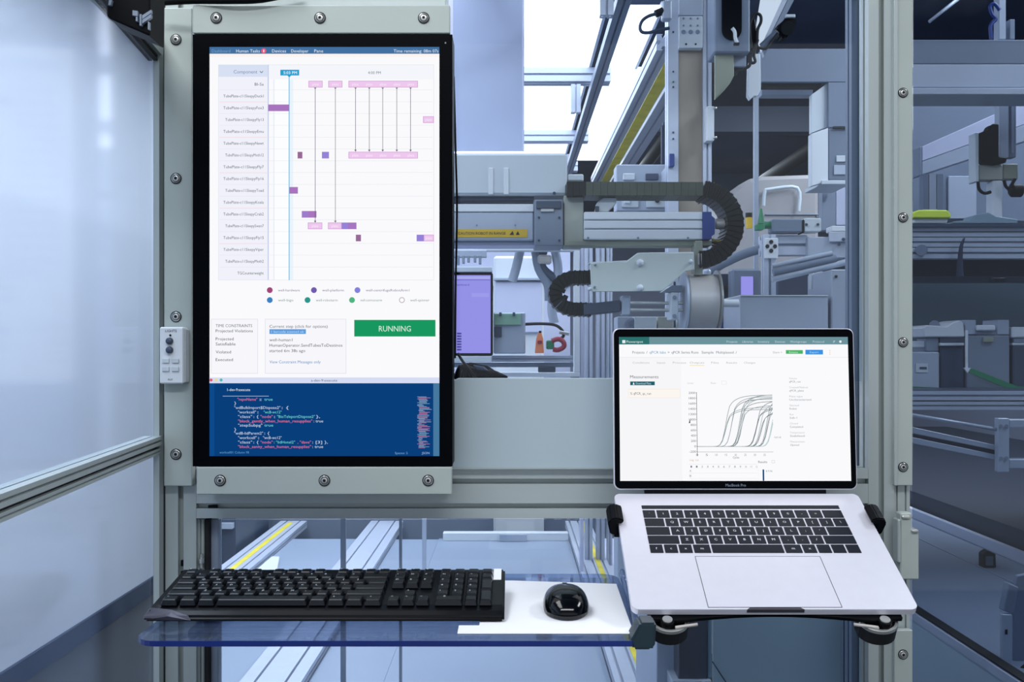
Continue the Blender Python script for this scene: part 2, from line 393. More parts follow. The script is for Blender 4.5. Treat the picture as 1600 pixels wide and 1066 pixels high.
# grey panel right of monitor
mb = MB()
def rpoly(x0, y0, x1, y1, r, tl=1, tr=1):
    p = [(x0, y1)]
    if tl: p += [(x0+r-r*math.cos(t*math.pi/12), y0+r-r*math.sin(t*math.pi/12)) for t in range(7)]
    else: p += [(x0, y0)]
    if tr: p += [(x1-r+r*math.sin(t*math.pi/12), y0+r-r*math.cos(t*math.pi/12)) for t in range(7)]
    else: p += [(x1, y0)]
    return p+[(x1, y1)]
gp = thing('grey_sheet', 'plain grey sheet metal panel between the tall monitor and the laptop', 'panel')
mb.pp(rpoly(706.5, 591, 1330, 732.5, 12), 1.488, .01).build('sheet', M['panel'], gp, bevel=.001)
part(gp, 'ledge', M['aluh'], 712, 593.5, 800, 597, 1.5335, .09)
part(gp, 'lip', M['aluh'], 708, 730.8, 1330, 733.2, 1.486, .0018, 0)
# glass panes
t = MB().pb(708, -60, 1356, 596, 1.528, .005).build('clear_pane', M['glass']); tag(t, 'large clear pane in front of the robot arm and gantry', 'pane')
t = MB().pb(342, 812, 1354, 1180, 1.531, .004).build('clear_pane', M['glass']); tag(t, 'clear lower pane beneath the crossbar in front of the deck', 'pane')
# right posts
rb = thing('inner_post', 'bluish slotted upright just left of the right frame post', 'post')
mb = MB(); a = W(1331, 0, 1.56).x; b = W(1357, 0, 1.56).x
ext(mb, 'z', 0, 2.2, (a+b)/2, 1.576, b-a, .03, 1, 1); mb.build('extrusion', M['bgrey'], rb)
rp = post('frame_post', 'right slotted aluminium upright beside the laptop', 1357, 1397, YF, .04, 1)
cs = thing('corner_post', 'narrow twin slotted upright behind the right screwed cover strips', 'post')
mb = MB(); a = W(1397.5, 0, YF).x; b = W(1425, 0, YF).x
ext(mb, 'z', 0, 2.2, (a+b)/2, 1.525, b-a, .034, 2, 1); mb.build('extrusion', M['alu'], cs)
cs = thing('cover_strip', 'long grey cover strip with four screws on the right upright', 'cover strip')
part(cs, 'strip', M['plate'], 1397.5, -20, 1426, 759, 1.492, .012, .001)
part(cs, 'fold', M['alu'], 1397.3, -20, 1403, 759, 1.4895, .002, .0005)
for y in (145, 340, 535, 730): screw(cs, 1411, y, 1.4915, .9)
cs = thing('cover_strip', 'short grey cover strip with one screw low on the right upright', 'cover strip')
part(cs, 'strip', M['plate'], 1397.5, 985, 1426, 1180, 1.492, .012, .001)
screw(cs, 1411, 1023, 1.4915, .9)
lt = thing('latch_bracket', 'stepped aluminium latch bracket on the right upright beside the laptop', 'latch')
ppart(lt, 'body', M['plate'], [(1407, 802), (1425, 802), (1425, 826), (1436, 832), (1436, 906), (1407, 906)], 1.468, .02)
part(lt, 'face_plate', M['alu'], 1403, 812, 1408, 880, 1.464, .02)
part(lt, 'cap', M['screw'], 1410, 806, 1423, 811, 1.463, .02)
part(lt, 'step', M['screw'], 1425.5, 828, 1436, 833, 1.463, .02)

# ---- switch box on left strip
sb = thing('control_box', 'small white control box with two round knobs on the left cover strip', 'controller')
part(sb, 'housing', M['white'], 249, 511, 287, 600, 1.462, .0195, .002)
part(sb, 'side_cover', M['offw'], 287.2, 514, 290.5, 598, 1.466, .0155, .001)
for y in (533, 547):
    k = MB().lathe([(.0052, 0), (.0052, .004), (.0044, .006), (.002, .007)], W(265.5, y, 1.462), (0, -1, 0), 18).build('knob', M['dgrey'], sb)
MB().cyl(W(266, 524, 1.462), W(266, 524, 1.4605), .0016, 10).build('indicator', M['black'], sb)
for x in (258, 273):
    for y in (564, 577): part(sb, 'button', M['offw'], x-5, y-3.5, x+6, y+3.5, 1.4595, .0024, .0005)
g = G(lambda x, y, l: W(x, y, 1.4615))
g.text(258, 276, 517, 4, 'LIGHTS', (60, 66, 76)); g.build('lettering', M['dark'], sb)
g = G(lambda x, y, l: W(x, y, 1.4615)); g.text(262, 270, 593, 3, 'AUX', (60, 66, 76)); g.build('lettering', M['dark'], sb)

# ---- black cable carrier top-left
cc = thing('cable_carrier', 'black cable carrier hanging at the top left behind the cover strip', 'cable carrier')
mb = MB().pp([(165, -200), (166, 26), (185, 35), (234, 56), (236, -200)], 1.16, .05); mb.build('body', M['black'], cc, bevel=.002)
for q in ([(207, 16), (215, 17), (215, 25), (207, 24)], [(222, 24), (236, 15), (236, 20), (222, 30)], [(222, 31), (236, 22), (236, 27), (222, 37)], [(218, 22), (221, 22), (221, 40), (218, 40)], [(231, 34), (233, 34), (233, 46), (231, 46)], [(212, 26), (215, 26), (215, 33), (212, 33)], [(170, 0), (175, 0), (173, 8), (169, 8)]):
    MB().pp(q, 1.155, .0048).build('clip', M['mgrey'], cc)
mb = MB().tube([W(245, 4, 1.44), W(300, 1, 1.43), W(360, 1, 1.42), W(410, -1, 1.42), W(470, -14, 1.42)], .005, 10)
tag(mb.build('black_cable', M['black']), 'black cable lying along the very top left edge above the monitor', 'cable')

# ================================================================ TALL MONITOR
mo = thing('portrait_monitor', 'tall portrait monitor in a black bezel showing a schedule chart', 'monitor')
YM = 1.432
mb = MB(); mb.pb(301, 53, 707, 729.5, YM+.004, .05); mb.build('casing', M['black'], mo, bevel=.003, seg=2)
bz = MB()
for q in ((301, 54, 707, 73), (301, 713, 707, 729), (301, 73, 327, 713), (686.5, 73, 707, 713)): bz.pb(*q, YM, .004)
bz.build('bezel', M['bezel'], mo)
MB().cyl(W(696, 67, YM), W(696, 67, YM-.001), .0012, 10).build('indicator', M['screw'], mo)
dp = MB().pb(327, 73, 686.5, 713, YM+.0015, .0024).build('display', M['scrw'], mo)
YS = YM+.0014
g = G(lambda x, y, l: W(x, y, YS-.00012*l))
WH = (255, 255, 255)
g.rect(327, 73, 686.5, 84, (66, 112, 160))
g.text(331, 360, 79.5, 5, 'Dashboard', (120, 160, 196)); g.text(369, 406, 79.5, 5, 'Human Tasks', (226, 236, 246)); g.disc(412, 79.5, 4, (230, 90, 130), 2); g.text(411.4, 412.8, 79.5, 4, '1', WH)
g.text(425, 447, 79.5, 5, 'Devices', (226, 236, 246)); g.text(455, 482, 79.5, 5, 'Developer', (226, 236, 246)); g.text(491, 505, 79.5, 5, 'Pane', (226, 236, 246))
g.text(615, 685, 79.5, 5, 'Time remaining: 08m 07s', (220, 232, 244))
g.rect(327, 84, 686.5, 89, (250, 244, 242))
g.rect(341, 101, 420, 438, (240, 241, 250)); g.rect(341, 101, 419, 120, (216, 224, 244), 2)
g.rect(420, 101, 678, 124, (244, 246, 252)); g.frame(341, 101, 678, 438, (222, 226, 236))
g.rect(418.2, 101, 420, 438, (198, 208, 236), 2); g.rect(427, 124, 429, 438, (232, 240, 250)); g.rect(429, 124, 452, 438, (252, 253, 255))
g.text(365, 402, 112, 5.5, 'Component', (110, 130, 170)); g.line([(406, 111), (408.5, 114), (411, 111)], .9, (80, 90, 110), 3)
rows = ['Bl-Sa']+['TubePlate-c11Sleepy'+s for s in ('Duck1', 'Fox3', 'Fly13', 'Emu', 'Newt', 'Moth12', 'Fly7', 'Fly16', 'Toad', 'Koala', 'Crab2', 'Swan7', 'Fly15', 'Viper', 'Moth2')]+['TGCounterweight']
for i, r in enumerate(rows):
    y = 131.5+i*18.45; wdt = {0: 14, 16: 41}.get(i, 63 if i % 3 else 60)
    g.text(412-wdt, 412, y, 4.6, r, (74, 78, 92))
    if i: g.rect(343, y-9.6, 676, y-9.1, (226, 228, 236), 2)
    if i % 3 == 2: g.rect(343, y-9.6, 417, y-8.6, (244, 220, 226), 3)
g.rect(451.2, 118, 452.4, 438, (96, 172, 214), 3); g.rect(452.4, 124, 458, 438, (232, 244, 252))
g.rect(438, 109, 467.5, 118, (42, 160, 208), 4); g.poly([(449, 118), (455, 118), (452, 121)], (42, 160, 208), 4); g.text(443, 464, 113.5, 4.6, '5:03 PM', WH, 5)
g.text(575, 595, 113.5, 4.6, '4:00 PM', (100, 104, 120))
PU = (168, 116, 190); LP = (238, 200, 238); LF = (206, 150, 212); BP = (150, 130, 214)
def chip(x0, x1, yc, c, fc=None, n=0, h=5.2):
    g.rect(x0, yc-h, x1, yc+h, c, 3)
    if fc: g.frame(x0, yc-h, x1, yc+h, fc, .8, 5)
    for k in range(n):
        xx = x0+(x1-x0)*(k+.5)/n; g.text(xx-5, xx+5, yc, 4.2, 'plate', (250, 240, 252), 6)
chip(419, 452, 168.5, PU); chip(482, 504, 131.5, LP, LF, 1); chip(513, 535, 131.5, LP, LF, 1); chip(544.5, 653, 131.5, LP, LF, 5)
chip(544.5, 653, 242.5, LP, LF, 5); chip(661, 678, 187, LP, LF, 1); chip(465, 472.5, 242.5, (152, 104, 150)); chip(503, 514, 242.5, BP)
chip(452, 465.5, 297.5, PU); chip(471.5, 494.5, 335, PU); chip(471.5, 482, 335, BP, None, 0, 5); chip(481, 503.5, 353, LP, LF, 1); chip(512.5, 534, 353, LP, LF, 1); chip(533.5, 557, 353, BP); chip(544, 557, 353, PU, None, 0, 5)
chip(556, 564, 372, (152, 104, 150)); chip(651, 662, 372, BP); chip(662, 678, 372, LP, LF, 1)
for x, y0, y1 in ((492.5, 137, 348), (524, 137, 348), (555.5, 137, 237), (577, 137, 237), (598, 137, 237), (620, 137, 237), (641.5, 137, 237)):
    g.line([(x, y0), (x, y1)], .8, (96, 84, 110), 4); g.poly([(x-2, y1-3), (x+2, y1-3), (x, y1)], (96, 84, 110), 4); g.poly([(x-2, y0), (x+2, y0), (x, y0+2.5)], (96, 84, 110), 4)
for x, y, c, a, s in ((421.5, 453.5, (160, 70, 120), 46, 'well-hardware'), (490.5, 453.5, (112, 90, 176), 34, 'well-platform'), (558.5, 453.5, (130, 130, 220), 68, 'well-centrifugeRobotArm1'), (421.5, 469, (60, 130, 190), 24, 'well-bigo'), (480.5, 469, (44, 150, 140), 36, 'well-robotarm'), (550, 469, (80, 180, 130), 42, 'well-commonserve'), (628, 469, (190, 180, 190), 30, 'well-spinner')):
    g.disc(x, y, 4.6, c); 
    if x > 620: g.disc(x, y, 3.2, WH, 3)
    g.text(x+13, x+13+min(a, 34 if a < 60 else 68), y, 4, s, (120, 110, 150) if y < 460 else (110, 140, 140))
for q in ((330, 498.5, 403, 584), (414, 498.5, 541, 584)): g.rect(*q, (247, 247, 251)); g.frame(*q, (216, 220, 230), .7)
for x0, x1, y, s, c in ((337, 394, 509, 'TIME CONSTRAINTS', (90, 94, 106)), (337, 395, 517, 'Projected Violations', (48, 52, 62)), (337, 365, 529.5, 'Projected', (48, 52, 62)), (337, 368, 537.5, 'Satisfiable', (48, 52, 62)), (337, 361, 550, 'Violated', (48, 52, 62)), (337, 364, 562, 'Executed', (48, 52, 62)),
        (421, 512, 510, 'Current step (click for options)', (70, 76, 88)), (421, 457, 531, 'well-human1', (48, 52, 62)), (421, 535, 539.5, 'HumanOperator.SendTubesToDestinos', (48, 52, 62)), (421, 477, 548, 'started 6m 38s ago', (60, 64, 76)), (421, 501, 565.5, 'View Constraint Messages only', (60, 130, 190))):
    g.text(x0, x1, y, 4.8, s, c)
g.rect(421, 514.5, 478, 522, (92, 158, 222), 2); g.text(424, 475, 518.3, 4, '1 barcode scanned ok', (190, 220, 250), 3)
g.rect(553.5, 500, 680.5, 526, (24, 152, 96), 2); g.text(592, 642, 513.5, 9, 'RUNNING', (216, 240, 226), 3)
g.rect(327, 590, 686.5, 599, (214, 220, 244), 2)
for x, c in ((329.8, (226, 90, 120)), (337.5, (236, 220, 150)), (345.5, (80, 186, 180))): g.disc(x, 594, 2.4, c, 3)
g.text(486, 527, 594.5, 4, 'a-dev-9:execute', (70, 76, 96))
g.rect(327, 599, 686.5, 713, (8, 62, 122), 2); g.rect(677, 599, 686.5, 713, (70, 120, 160), 3); g.rect(327, 599, 335, 713, (12, 74, 140), 3)
g.text(355, 391, 609, 4.4, '1-dev-9:execute', (210, 226, 244), 4)
g.line([(348, 619.2), (420, 619.2)], .7, (180, 200, 224), 4)
WT, PK, CY = (196, 214, 236), (228, 120, 160), (110, 214, 214)
code = [(624, [(371, 402, '"repoName"', PK), (405, 409, ':', WT), (413, 426, 'true', CY)]), (630, [(366, 369, '}', WT)]),
        (637, [(366, 438, '"wdBulkImport$Dispose2"', WT), (440, 451, ': {', WT)]), (644, [(372, 400, '"workcell"', WT), (402, 404, ':', WT), (412, 440, '"wcB-wc12"', CY)]),
        (651, [(372, 394, '"class"', WT), (396, 404, ': {', WT), (407, 426, '"node"', PK), (428, 430, ':', WT), (433, 492, '"BioTeleportDispose2"', CY), (494, 500, '},', WT)]),
        (658, [(372, 488, '"block_gently_when_human_resupplies"', PK), (490, 505, ': true', WT)]), (664.5, [(372, 410, '"stepSubpg"', WT), (413, 427, 'true', CY)]), (671, [(366, 369, '}', WT)]),
        (677, [(366, 411, '"wdB-lidParent2"', WT), (413, 421, ': {', WT)]), (684, [(372, 401, '"workcell"', WT), (403, 405, ':', WT), (411, 440, '"wcB-wc12"', WT)]),
        (691, [(372, 394, '"class"', WT), (396, 404, ': {', WT), (407, 426, '"node"', PK), (428, 461, ': "lidHotel2"', CY), (465, 486, ', "dave"', PK), (488, 512, ': [3] },', WT)]),
        (698, [(372, 486, '"block_sanity_when_human_resupplies"', PK), (488, 505, ': true', WT)])]
for y, segs in code:
    for x0, x1, s, c in segs: g.text(x0, x1, y, 4.4, s, c, 4)
g.text(343, 389, 707, 3.6, 'workcell01 Column 98', (90, 150, 200), 4); g.text(617, 637, 708, 3.6, 'Spaces: 2', (110, 160, 206), 4); g.text(659, 671, 708, 3.6, 'JSON', (150, 180, 216), 4)
rnd = random.Random(3)
for k in range(54):
    y = 620+k*1.5; x = 652+rnd.choice((0, 0, 2, 3)); g.rect(x, y, x+rnd.uniform(6, 20), y+.8, rnd.choice(((150, 170, 200), (190, 120, 160), (120, 160, 190))), 4)
g.build('screen_picture', M['scrg'], dp)

# ================================================================ SHELF, PAD, KEYBOARD, MOUSE
ZS = 1.16
sh = thing('keyboard_shelf', 'clear acrylic shelf with a blue front edge holding keyboard and mouse', 'shelf')
def rrect(x0, x1, y0, y1, r, n=6):
    p = []
    for cx, cy, a0 in ((x1-r, y1-r, 0), (x0+r, y1-r, 90), (x0+r, y0+r, 180), (x1-r, y0+r, 270)):
        for k in range(n+1): t = math.radians(a0+90*k/n); p.append((cx+r*math.cos(t), cy+r*math.sin(t)))
    return p
XZ = lambda u, v, t: (u, v, t)
pr = rrect(-.4435, .158, 1.132, 1.47, .03)
MB().prism(pr, XZ, ZS-.006, ZS).build('acrylic_sheet', M['glasss'], sh)
fe = [(-.4435+.03-.03*math.sin(t*math.pi/12), 1.132+.03-.03*math.cos(t*math.pi/12)) for t in range(6, -1, -1)]+[(.140, 1.132)]
fe2 = [(x, y-.0012) for x, y in fe][::-1]
MB().prism(fe+fe2, XZ, ZS-.0062, ZS+.0002).build('front_edge', M['edge'], sh)
br = MB(); Yb = 1.135
br.pp([(985, 1003), (1001, 974), (1026, 974), (1024, 1008), (1018, 1016), (990, 1016)], 1.135, .035); br.build('corner_bracket', M['dteal'], sh, bevel=.004, seg=2)['label'] = 'dark teal corner bracket'
for x in (-.40, .03): MB().prism([(x, 1.2), (x+.02, 1.2), (x+.02, 1.497), (x, 1.497)], XZ, ZS-.02, ZS-.0063).build('support_arm', M['glasss'], sh, bevel=.002)
a = W(975, 905, 1.47)
MB().hexa([Vector((.146, 1.175, ZS+.0005)), Vector((.156, 1.175, ZS+.0005)), Vector((.170, 1.46, ZS+.0005)), Vector((.160, 1.46, ZS+.0005))],
          [Vector((.148, 1.175, ZS+.010)), Vector((.154, 1.175, ZS+.010)), Vector((.168, 1.46, ZS+.010)), Vector((.162, 1.46, ZS+.010))]).build('side_block', M['glasss'], sh, bevel=.002)
pad = MB().prism([(-.065, 1.158), (.145, 1.158), (.150, 1.40), (-.0, 1.42), (-.04, 1.42), (-.04, 1.19), (-.065, 1.19)][::-1], XZ, ZS+.0003, ZS+.0018)
tag(pad.build('mouse_mat', M['pad'], bevel=.0003), 'plain white sheet under the mouse on the clear shelf', 'mat')

kb = thing('computer_keyboard', 'full size black keyboard lying on the clear shelf', 'keyboard')
KX0, KX1, KY0, KY1 = -.4545, -.0095, 1.207, 1.345
def kz(y): return ZS+.0145+(y-KY0)/(KY1-KY0)*.021      # top of the case
mb = MB()
sec = [(KY0-.006, ZS+.003), (KY0-.004, ZS+.009), (KY0+.006, kz(KY0)-.001), (KY0+.02, kz(KY0+.02)), (KY1, kz(KY1)), (KY1+.004, kz(KY1)-.006), (KY1, ZS+.003)]
mb.hexa([Vector((KX0, y, z)) for y, z in sec], [Vector((KX1, y, z)) for y, z in sec])
mb.build('case', M['kcase'], kb, bevel=.003, seg=2)
fl = MB(); zz = ZS
fl.hexa([Vector(p) for p in ((KX0-.002, KY0-.004, zz+.004), (KX0+.06, KY0-.0065, zz+.004), (KX0+.03, KY0-.007, zz+.010), (KX0-.001, KY0+.012, zz+.012))],
        [Vector(p) for p in ((KX0-.002, KY0-.002, zz+.010), (KX0+.055, KY0-.004, zz+.011), (KX0+.032, KY0+.002, zz+.015), (KX0+.002, KY0+.014, zz+.016))]).build('corner_trim', M['steeld'], kb, bevel=.001)
U = .0186; kmesh = {}
slope = math.atan2(.021, KY1-KY0)
def kkey(x, y, wu, hu=1.0, row=0.0):
    key = (wu, hu)
    if key not in kmesh:
        a, b = wu*U/2-.0009, hu*U/2-.0009; ta, tb = a-.0024, b-.0028
        m = MB().hexa([(-a, -b, 0), (a, -b, 0), (a, b, 0), (-a, b, 0)], [(-ta, -tb+.0006, .0075), (ta, -tb+.0006, .0075), (ta, tb+.0012, .0075), (-ta, tb+.0012, .0075)])
        o = m.build('key', M['keycap'], kb, bevel=.0009, seg=1); kmesh[key] = o
    else: o = copyobj(kmesh[key], kb)
    o.location = (x, y, kz(y)+.0006); o.rotation_euler = (slope, 0, 0)
    return o
leg = G(lambda x, y, l: (x, y, kz(y)+.0091))
def krow(x0, y, ws, labs=''):
    x = x0
    for i, wu in enumerate(ws):
        if wu > 0:
            kkey(x+wu*U/2, y, wu)
            ch = labs[i] if i < len(labs) else ''
            if ch and ch != ' ': 
                leg2.append((x+wu*U*.32, y+.002, ch))
        x += abs(wu)*U
leg2 = []
yr = [KY0+.0215+i*.0182 for i in range(6)]; X0 = KX0+.012; X1 = X0+15.25*U; X2 = X1+3.25*U
main = [([1.25, 1.25, 1.25, 6.25, 1.25, 1.25, 1.25, 1.25], 'c    a c'), ([2.25]+[1]*10+[2.75], ' ZXCVBNM,./'), ([1.75]+[1]*11+[2.25], ' ASDFGHJKL;\''), ([1.5]+[1]*12+[1.5], ' QWERTYUIOP[]'), ([1]*13+[2], '`1234567890-='), ([1, -.65]+[1]*4+[-.65]+[1]*4+[-.7]+[1]*4, 'E FFFF FFFF FFFF')]
for y, (ws, lb) in zip(yr, main): krow(X0, y, ws, lb)
krow(X1, yr[0], [1]*3, '<v>'); krow(X1, yr[1], [-1, 1], ' ^'); krow(X1, yr[3], [1]*3, 'DEP'); krow(X1, yr[4], [1]*3, 'IHP'); krow(X1, yr[5], [1]*3, 'PSB')
krow(X2, yr[0], [2, 1], '0.'); krow(X2, yr[1], [1]*3, '123'); krow(X2, yr[2], [1]*3, '456'); krow(X2, yr[3], [1]*3, '789'); krow(X2, yr[4], [1]*4, 'N/*-'); krow(X2, yr[5], [1]*4)
kkey(X2+3.5*U, (yr[0]+yr[1])/2, 1, 1.95); kkey(X2+3.5*U, (yr[2]+yr[3])/2, 1, 1.95)
tm = MB()
for x, y, ch in leg2:
    vs, fs, a, b = text_geo(ch); k = .0052
    tm.add([(x+(u-a)*k, y+v*k-.002, kz(y+v*k)+.0090) for u, v in vs], fs)
tm.build('key_lettering', M['white_print'], kb)
stx = MB().prism([(-.021, 1.305), (-.0105, 1.305), (-.0105, 1.343), (-.021, 1.343)], lambda u, v, t: (u-.004, v, kz(v)+t), .0005, .0012).build('sticker', M['pad'], kb); stx['label'] = 'small white sticker'

ms = thing('computer_mouse', 'glossy black mouse standing on the white sheet', 'mouse')
def blob(cx, cy, cz, a, b, h, n=28, m=9, ex=2.6, tail=0.12, z0=0.0):
    mb = MB(); rings = []
    for j in range(m):
        t = j/(m-1); zz = h*math.sin(t*math.pi/2); k = math.cos(t*math.pi/2)**.72 if j < m-1 else .001
        k = max(k, .001); rg = []
        for i in range(n):
            th = 2*math.pi*i/n; c, s = math.cos(th), math.sin(th)
            r = (abs(c)**ex+abs(s)**ex)**(-1/ex)
            rg.append((cx+a*k*r*c, cy+b*k*r*s+tail*b*t, cz+z0+zz))
        rings.append(rg)
    vs = [v for r in rings for v in r]
    fs = [(j*n+i, j*n+(i+1) % n, (j+1)*n+(i+1) % n, (j+1)*n+i) for j in range(m-1) for i in range(n)]
    mb.add(vs, fs, 0, True); mb.add(rings[0], [tuple(range(n))]); return mb
mz = ZS+.0019
MB().prism([(.0695+.0285*math.cos(t*math.pi/14)*(1.0), 1.254+.047*math.sin(t*math.pi/14)) for t in range(28)], XZ, mz, mz+.007).build('base', M['keycap'], ms, bevel=.0015)
blob(.0695, 1.254, mz+.0072, .0295, .047, .0235).build('shell', M['gloss'], ms)
lathe = MB().cyl((.0665, 1.286, mz+.0215), (.0725, 1.286, mz+.0215), .0075, 16).build('scroll_wheel', M['gasket'], ms)

# ================================================================ LAPTOP
TH = math.radians(27.1)
lap = thing('laptop', 'open silver laptop with a white chart on its screen', 'laptop')
lap.location = (.3205, 1.397, 1.293); lap.rotation_euler = (TH, 0, 0)
lap['fixed'] = 1
bw, bd, bt = .349/2, .241, .0085
mb = MB().prism(rrect(-bw, bw, -bd, -.002, .010), XZ, -bt, 0); mb.build('base', M['silver'], lap, bevel=.0012, seg=2)
MB().prism([(-.035, -bd-.0006), (.035, -bd-.0006), (.031, -bd+.003), (-.031, -bd+.003)], XZ, -.0045, .0002).build('finger_notch', M['steeld'], lap)
def lbox(name, m, x0, x1, y0, y1, z0, z1, bevel=.0003, par=None):
    return MB().box(x0, x1, y0, y1, z0, z1).build(name, m, par or lap, bevel=bevel)
tpd = MB(); 
for q in ((-.0815, .0815, -.1418, -.1412), (-.0815, .0815, -.2378, -.2372), (-.0818, -.0812, -.2375, -.1415), (.0812, .0818, -.2375, -.1415)): tpd.box(*q, .0000, .0004)
lbox('trackpad', M['silver'], -.081, .081, -.2372, -.1418, -.001, .0003, .0001); tpd.build('trackpad_gap', M['steeld'], lap)
lbox('touch_bar', M['lapkey'], -.1385, .1385, -.0385, -.0305, -.001, .0006)
kw = .279/14.5; lrows = [([1]*13+[1.5], '`1234567890-='), ([1.5]+[1]*13, ' QWERTYUIOP[]\\'), ([1.75]+[1]*11+[1.75], ' ASDFGHJKL;\''), ([2.25]+[1]*10+[2.25], ' ZXCVBNM,./'), ([1, 1, 1, 1.25, 5, 1.25, 1, 1, 1, 1], 'fcxm mx')]
lm = {}; lt_ = MB()
for r, (ws, lb) in enumerate(lrows):
    x = -.1395; yc = -.0505-r*.0189
    for i, wu in enumerate(ws):
        if wu not in lm:
            a, b = wu*kw/2-.0011, .0083; o = MB().box(-a, a, -b, b, -.0005, .0011).build('key', M['lapkey'], lap, bevel=.0004); lm[wu] = o
        else: o = copyobj(lm[wu], lap)
        o.location = (x+wu*kw/2, yc, 0)
        if i < len(lb) and lb[i] != ' ':
            vs, fs, a, b = text_geo(lb[i]); k = .0062; mx = x+wu*kw/2-(b-a)*k/2
            lt_.add([(mx+(u-a)*k, yc-.0022+v*k, .00125) for u, v in vs], fs)
        x += wu*kw
lt_.build('key_lettering', M['white_print'], lap)
# lid: local frame, rotated so that it leans 4 degrees back from vertical in the world
LE = Matrix.Translation((0, -.001, .0015)) @ Matrix.Rotation(math.radians(90-4)-TH, 4, 'X')
LEN = .236
def LM(u, v, t): return LE @ Vector((u, v, t))      # v up the lid, t towards the viewer
Lz = lambda u, v, t: tuple(LM(u, v, t))
lid = MB().prism(rrect(-.1745, .1745, .004, LEN, .009), Lz, -.005, .0008).build('lid', M['silver'], lap, bevel=.0008)
MB().prism(rrect(-.173, .173, .0055, LEN-.0012, .0085), Lz, .0009, .0016).build('bezel', M['bezel'], lid)
MB().prism([(-.130, -.002), (.130, -.002), (.130, .009), (-.130, .009)], Lz, -.008, -.0005).build('hinge', M['black'], lap)
SX0, SX1, SY0, SY1 = -.1655, .1655, .0165, .2235
ld = MB().prism([(SX0, SY0), (SX1, SY0), (SX1, SY1), (SX0, SY1)], Lz, .0017, .0019).build('display', M['scrw'], lap)
g = G(lambda x, y, l: Lz(SX0+(x-964)/364.0*(SX1-SX0), SY1-(y-530)/228.0*(SY1-SY0), .00195+.0001*l))
TL = (108, 146, 156)
g.rect(964, 530, 1328, 542, TL); g.rect(964, 530, 1012, 542, (44, 112, 110), 2)
g.text(976, 1002, 537.5, 4, 'Powerspot', (214, 236, 236)); g.rect(969, 535, 974, 540, (226, 240, 240), 3)
for x0, x1, s in ((1135, 1152, 'Projects'), (1160, 1177, 'Libraries'), (1185, 1203, 'Inventory'), (1212, 1228, 'Devices'), (1236, 1262, 'Workgroups'), (1272, 1290, 'Protocol'), (1304, 1308, '?')): g.text(x0, x1, 537.5, 3.4, s, (196, 216, 222))
g.disc(1316, 537.5, 2, (230, 240, 244), 3)
g.rect(964, 562, 1328, 563, (238, 238, 242))
for x0, x1, s in ((985, 1004, 'Projects'), (1007, 1009, '/'), (1012, 1038, 'qPCR labs'), (1041, 1044, '>'), (1047, 1090, 'qPCR Series Runs'), (1095, 1114, 'Sample'), (1118, 1146, 'Multiplexed'), (1149, 1151, '/')): g.text(x0, x1, 554.5, 4.2, s, (92, 112, 124) if x0 != 1012 else (60, 150, 190))
g.text(1208, 1223, 554.5, 3.6, 'Share +', (160, 164, 170)); g.rect(1229, 551, 1256, 557, (76, 180, 104), 2); g.text(1234, 1248, 554.3, 3, 'Release', (200, 240, 210)); g.rect(1260, 550.5, 1288, 558, (60, 146, 226), 2); g.text(1267, 1281, 554.3, 3.4, 'Export', (170, 214, 250))
for k in range(3): g.disc(1299, 551.5+k*3, .7, (230, 180, 140))
for x0, x1, s in ((985, 1012, 'Conditions'), (1024, 1037, 'Inputs'), (1049, 1070, 'Process'), (1076, 1099, 'Outputs'), (1110, 1122, 'Files'), (1134, 1151, 'Results'), (1162, 1180, 'Changes')): g.text(x0, x1, 571, 3.2, s, (176, 178, 188))
g.rect(1076, 575, 1099, 576, (246, 222, 160), 2)
g.rect(964, 563, 1062, 758, (246, 246, 248)); g.text(981, 1026, 593.5, 5, 'Measurements', (88, 92, 102)); g.rect(981, 601, 1020, 607, (28, 96, 110), 2); g.text(990, 1014, 604, 3.2, 'Download Plate', (190, 220, 226)); g.poly([(985, 606), (988, 606), (986.5, 602)], WH, 3)
g.rect(978, 613, 1060, 627, (252, 246, 240), 2); g.frame(978, 613, 1060, 627, (240, 228, 216), .5, 3); g.text(981, 1014, 620, 4, '% qPCR_qs_run', (90, 92, 100))
g.text(1072, 1082, 603.5, 3, 'Linear', (196, 196, 204)); g.text(1109, 1117, 603.5, 3, 'Raw', (190, 190, 198)); g.frame(1126, 600, 1134, 606, (226, 226, 232), .5, 3)
g.line([(1086, 618), (1086, 719)], .8, (96, 100, 110), 3)
for k in range(12):
    y = 619+k*8.45; s = '%d' % (2000-200*k) if k < 11 else '-200'; wd_ = 3.4*len(s)/1.3
    g.text(1084-wd_, 1084, y, 3.6, s, (96, 100, 110)); g.line([(1084.5, y), (1086, y)], .6, (96, 100, 110), 3)
g.line([(1086, 712.5), (1206, 712.5)], .6, (160, 164, 172), 3)
for k in range(8): g.text(1084+k*15.2, 1087.5+k*15.2, 717, 3.4, str(k*5), (120, 124, 132))
g.text(1142, 1152, 721, 3.4, 'Cycles', (90, 94, 104)); g.poly([(1073, 667), (1075.5, 660), (1075.5, 667)], (50, 60, 70), 3)
rr = random.Random(5)
for mid, n in ((1128, 3), (1137, 2), (1150, 3), (1154, 3), (1177, 3), (1184, 3), (1194, 3), (1203, 4)):
    for j in range(n):
        m0 = mid+rr.uniform(-1, 1)*(1.0 if mid < 1200 else 3); top = rr.uniform(622, 650)
        pts = []
        for i in range(31):
            x = 1086+i*4.0; k = 1/(1+math.exp(-(x-m0)/4.4)); k2 = 1/(1+math.exp(-(x-m0-9)/11))
            pts.append((x, 704-(704-top)*(0.72*k+0.28*k2)*min(1, k*1.15)))
        v = rr.randint(100, 160); g.line(pts, .85, (v, v+14, v+18) if mid < 1200 else (186, 206, 206), 3)
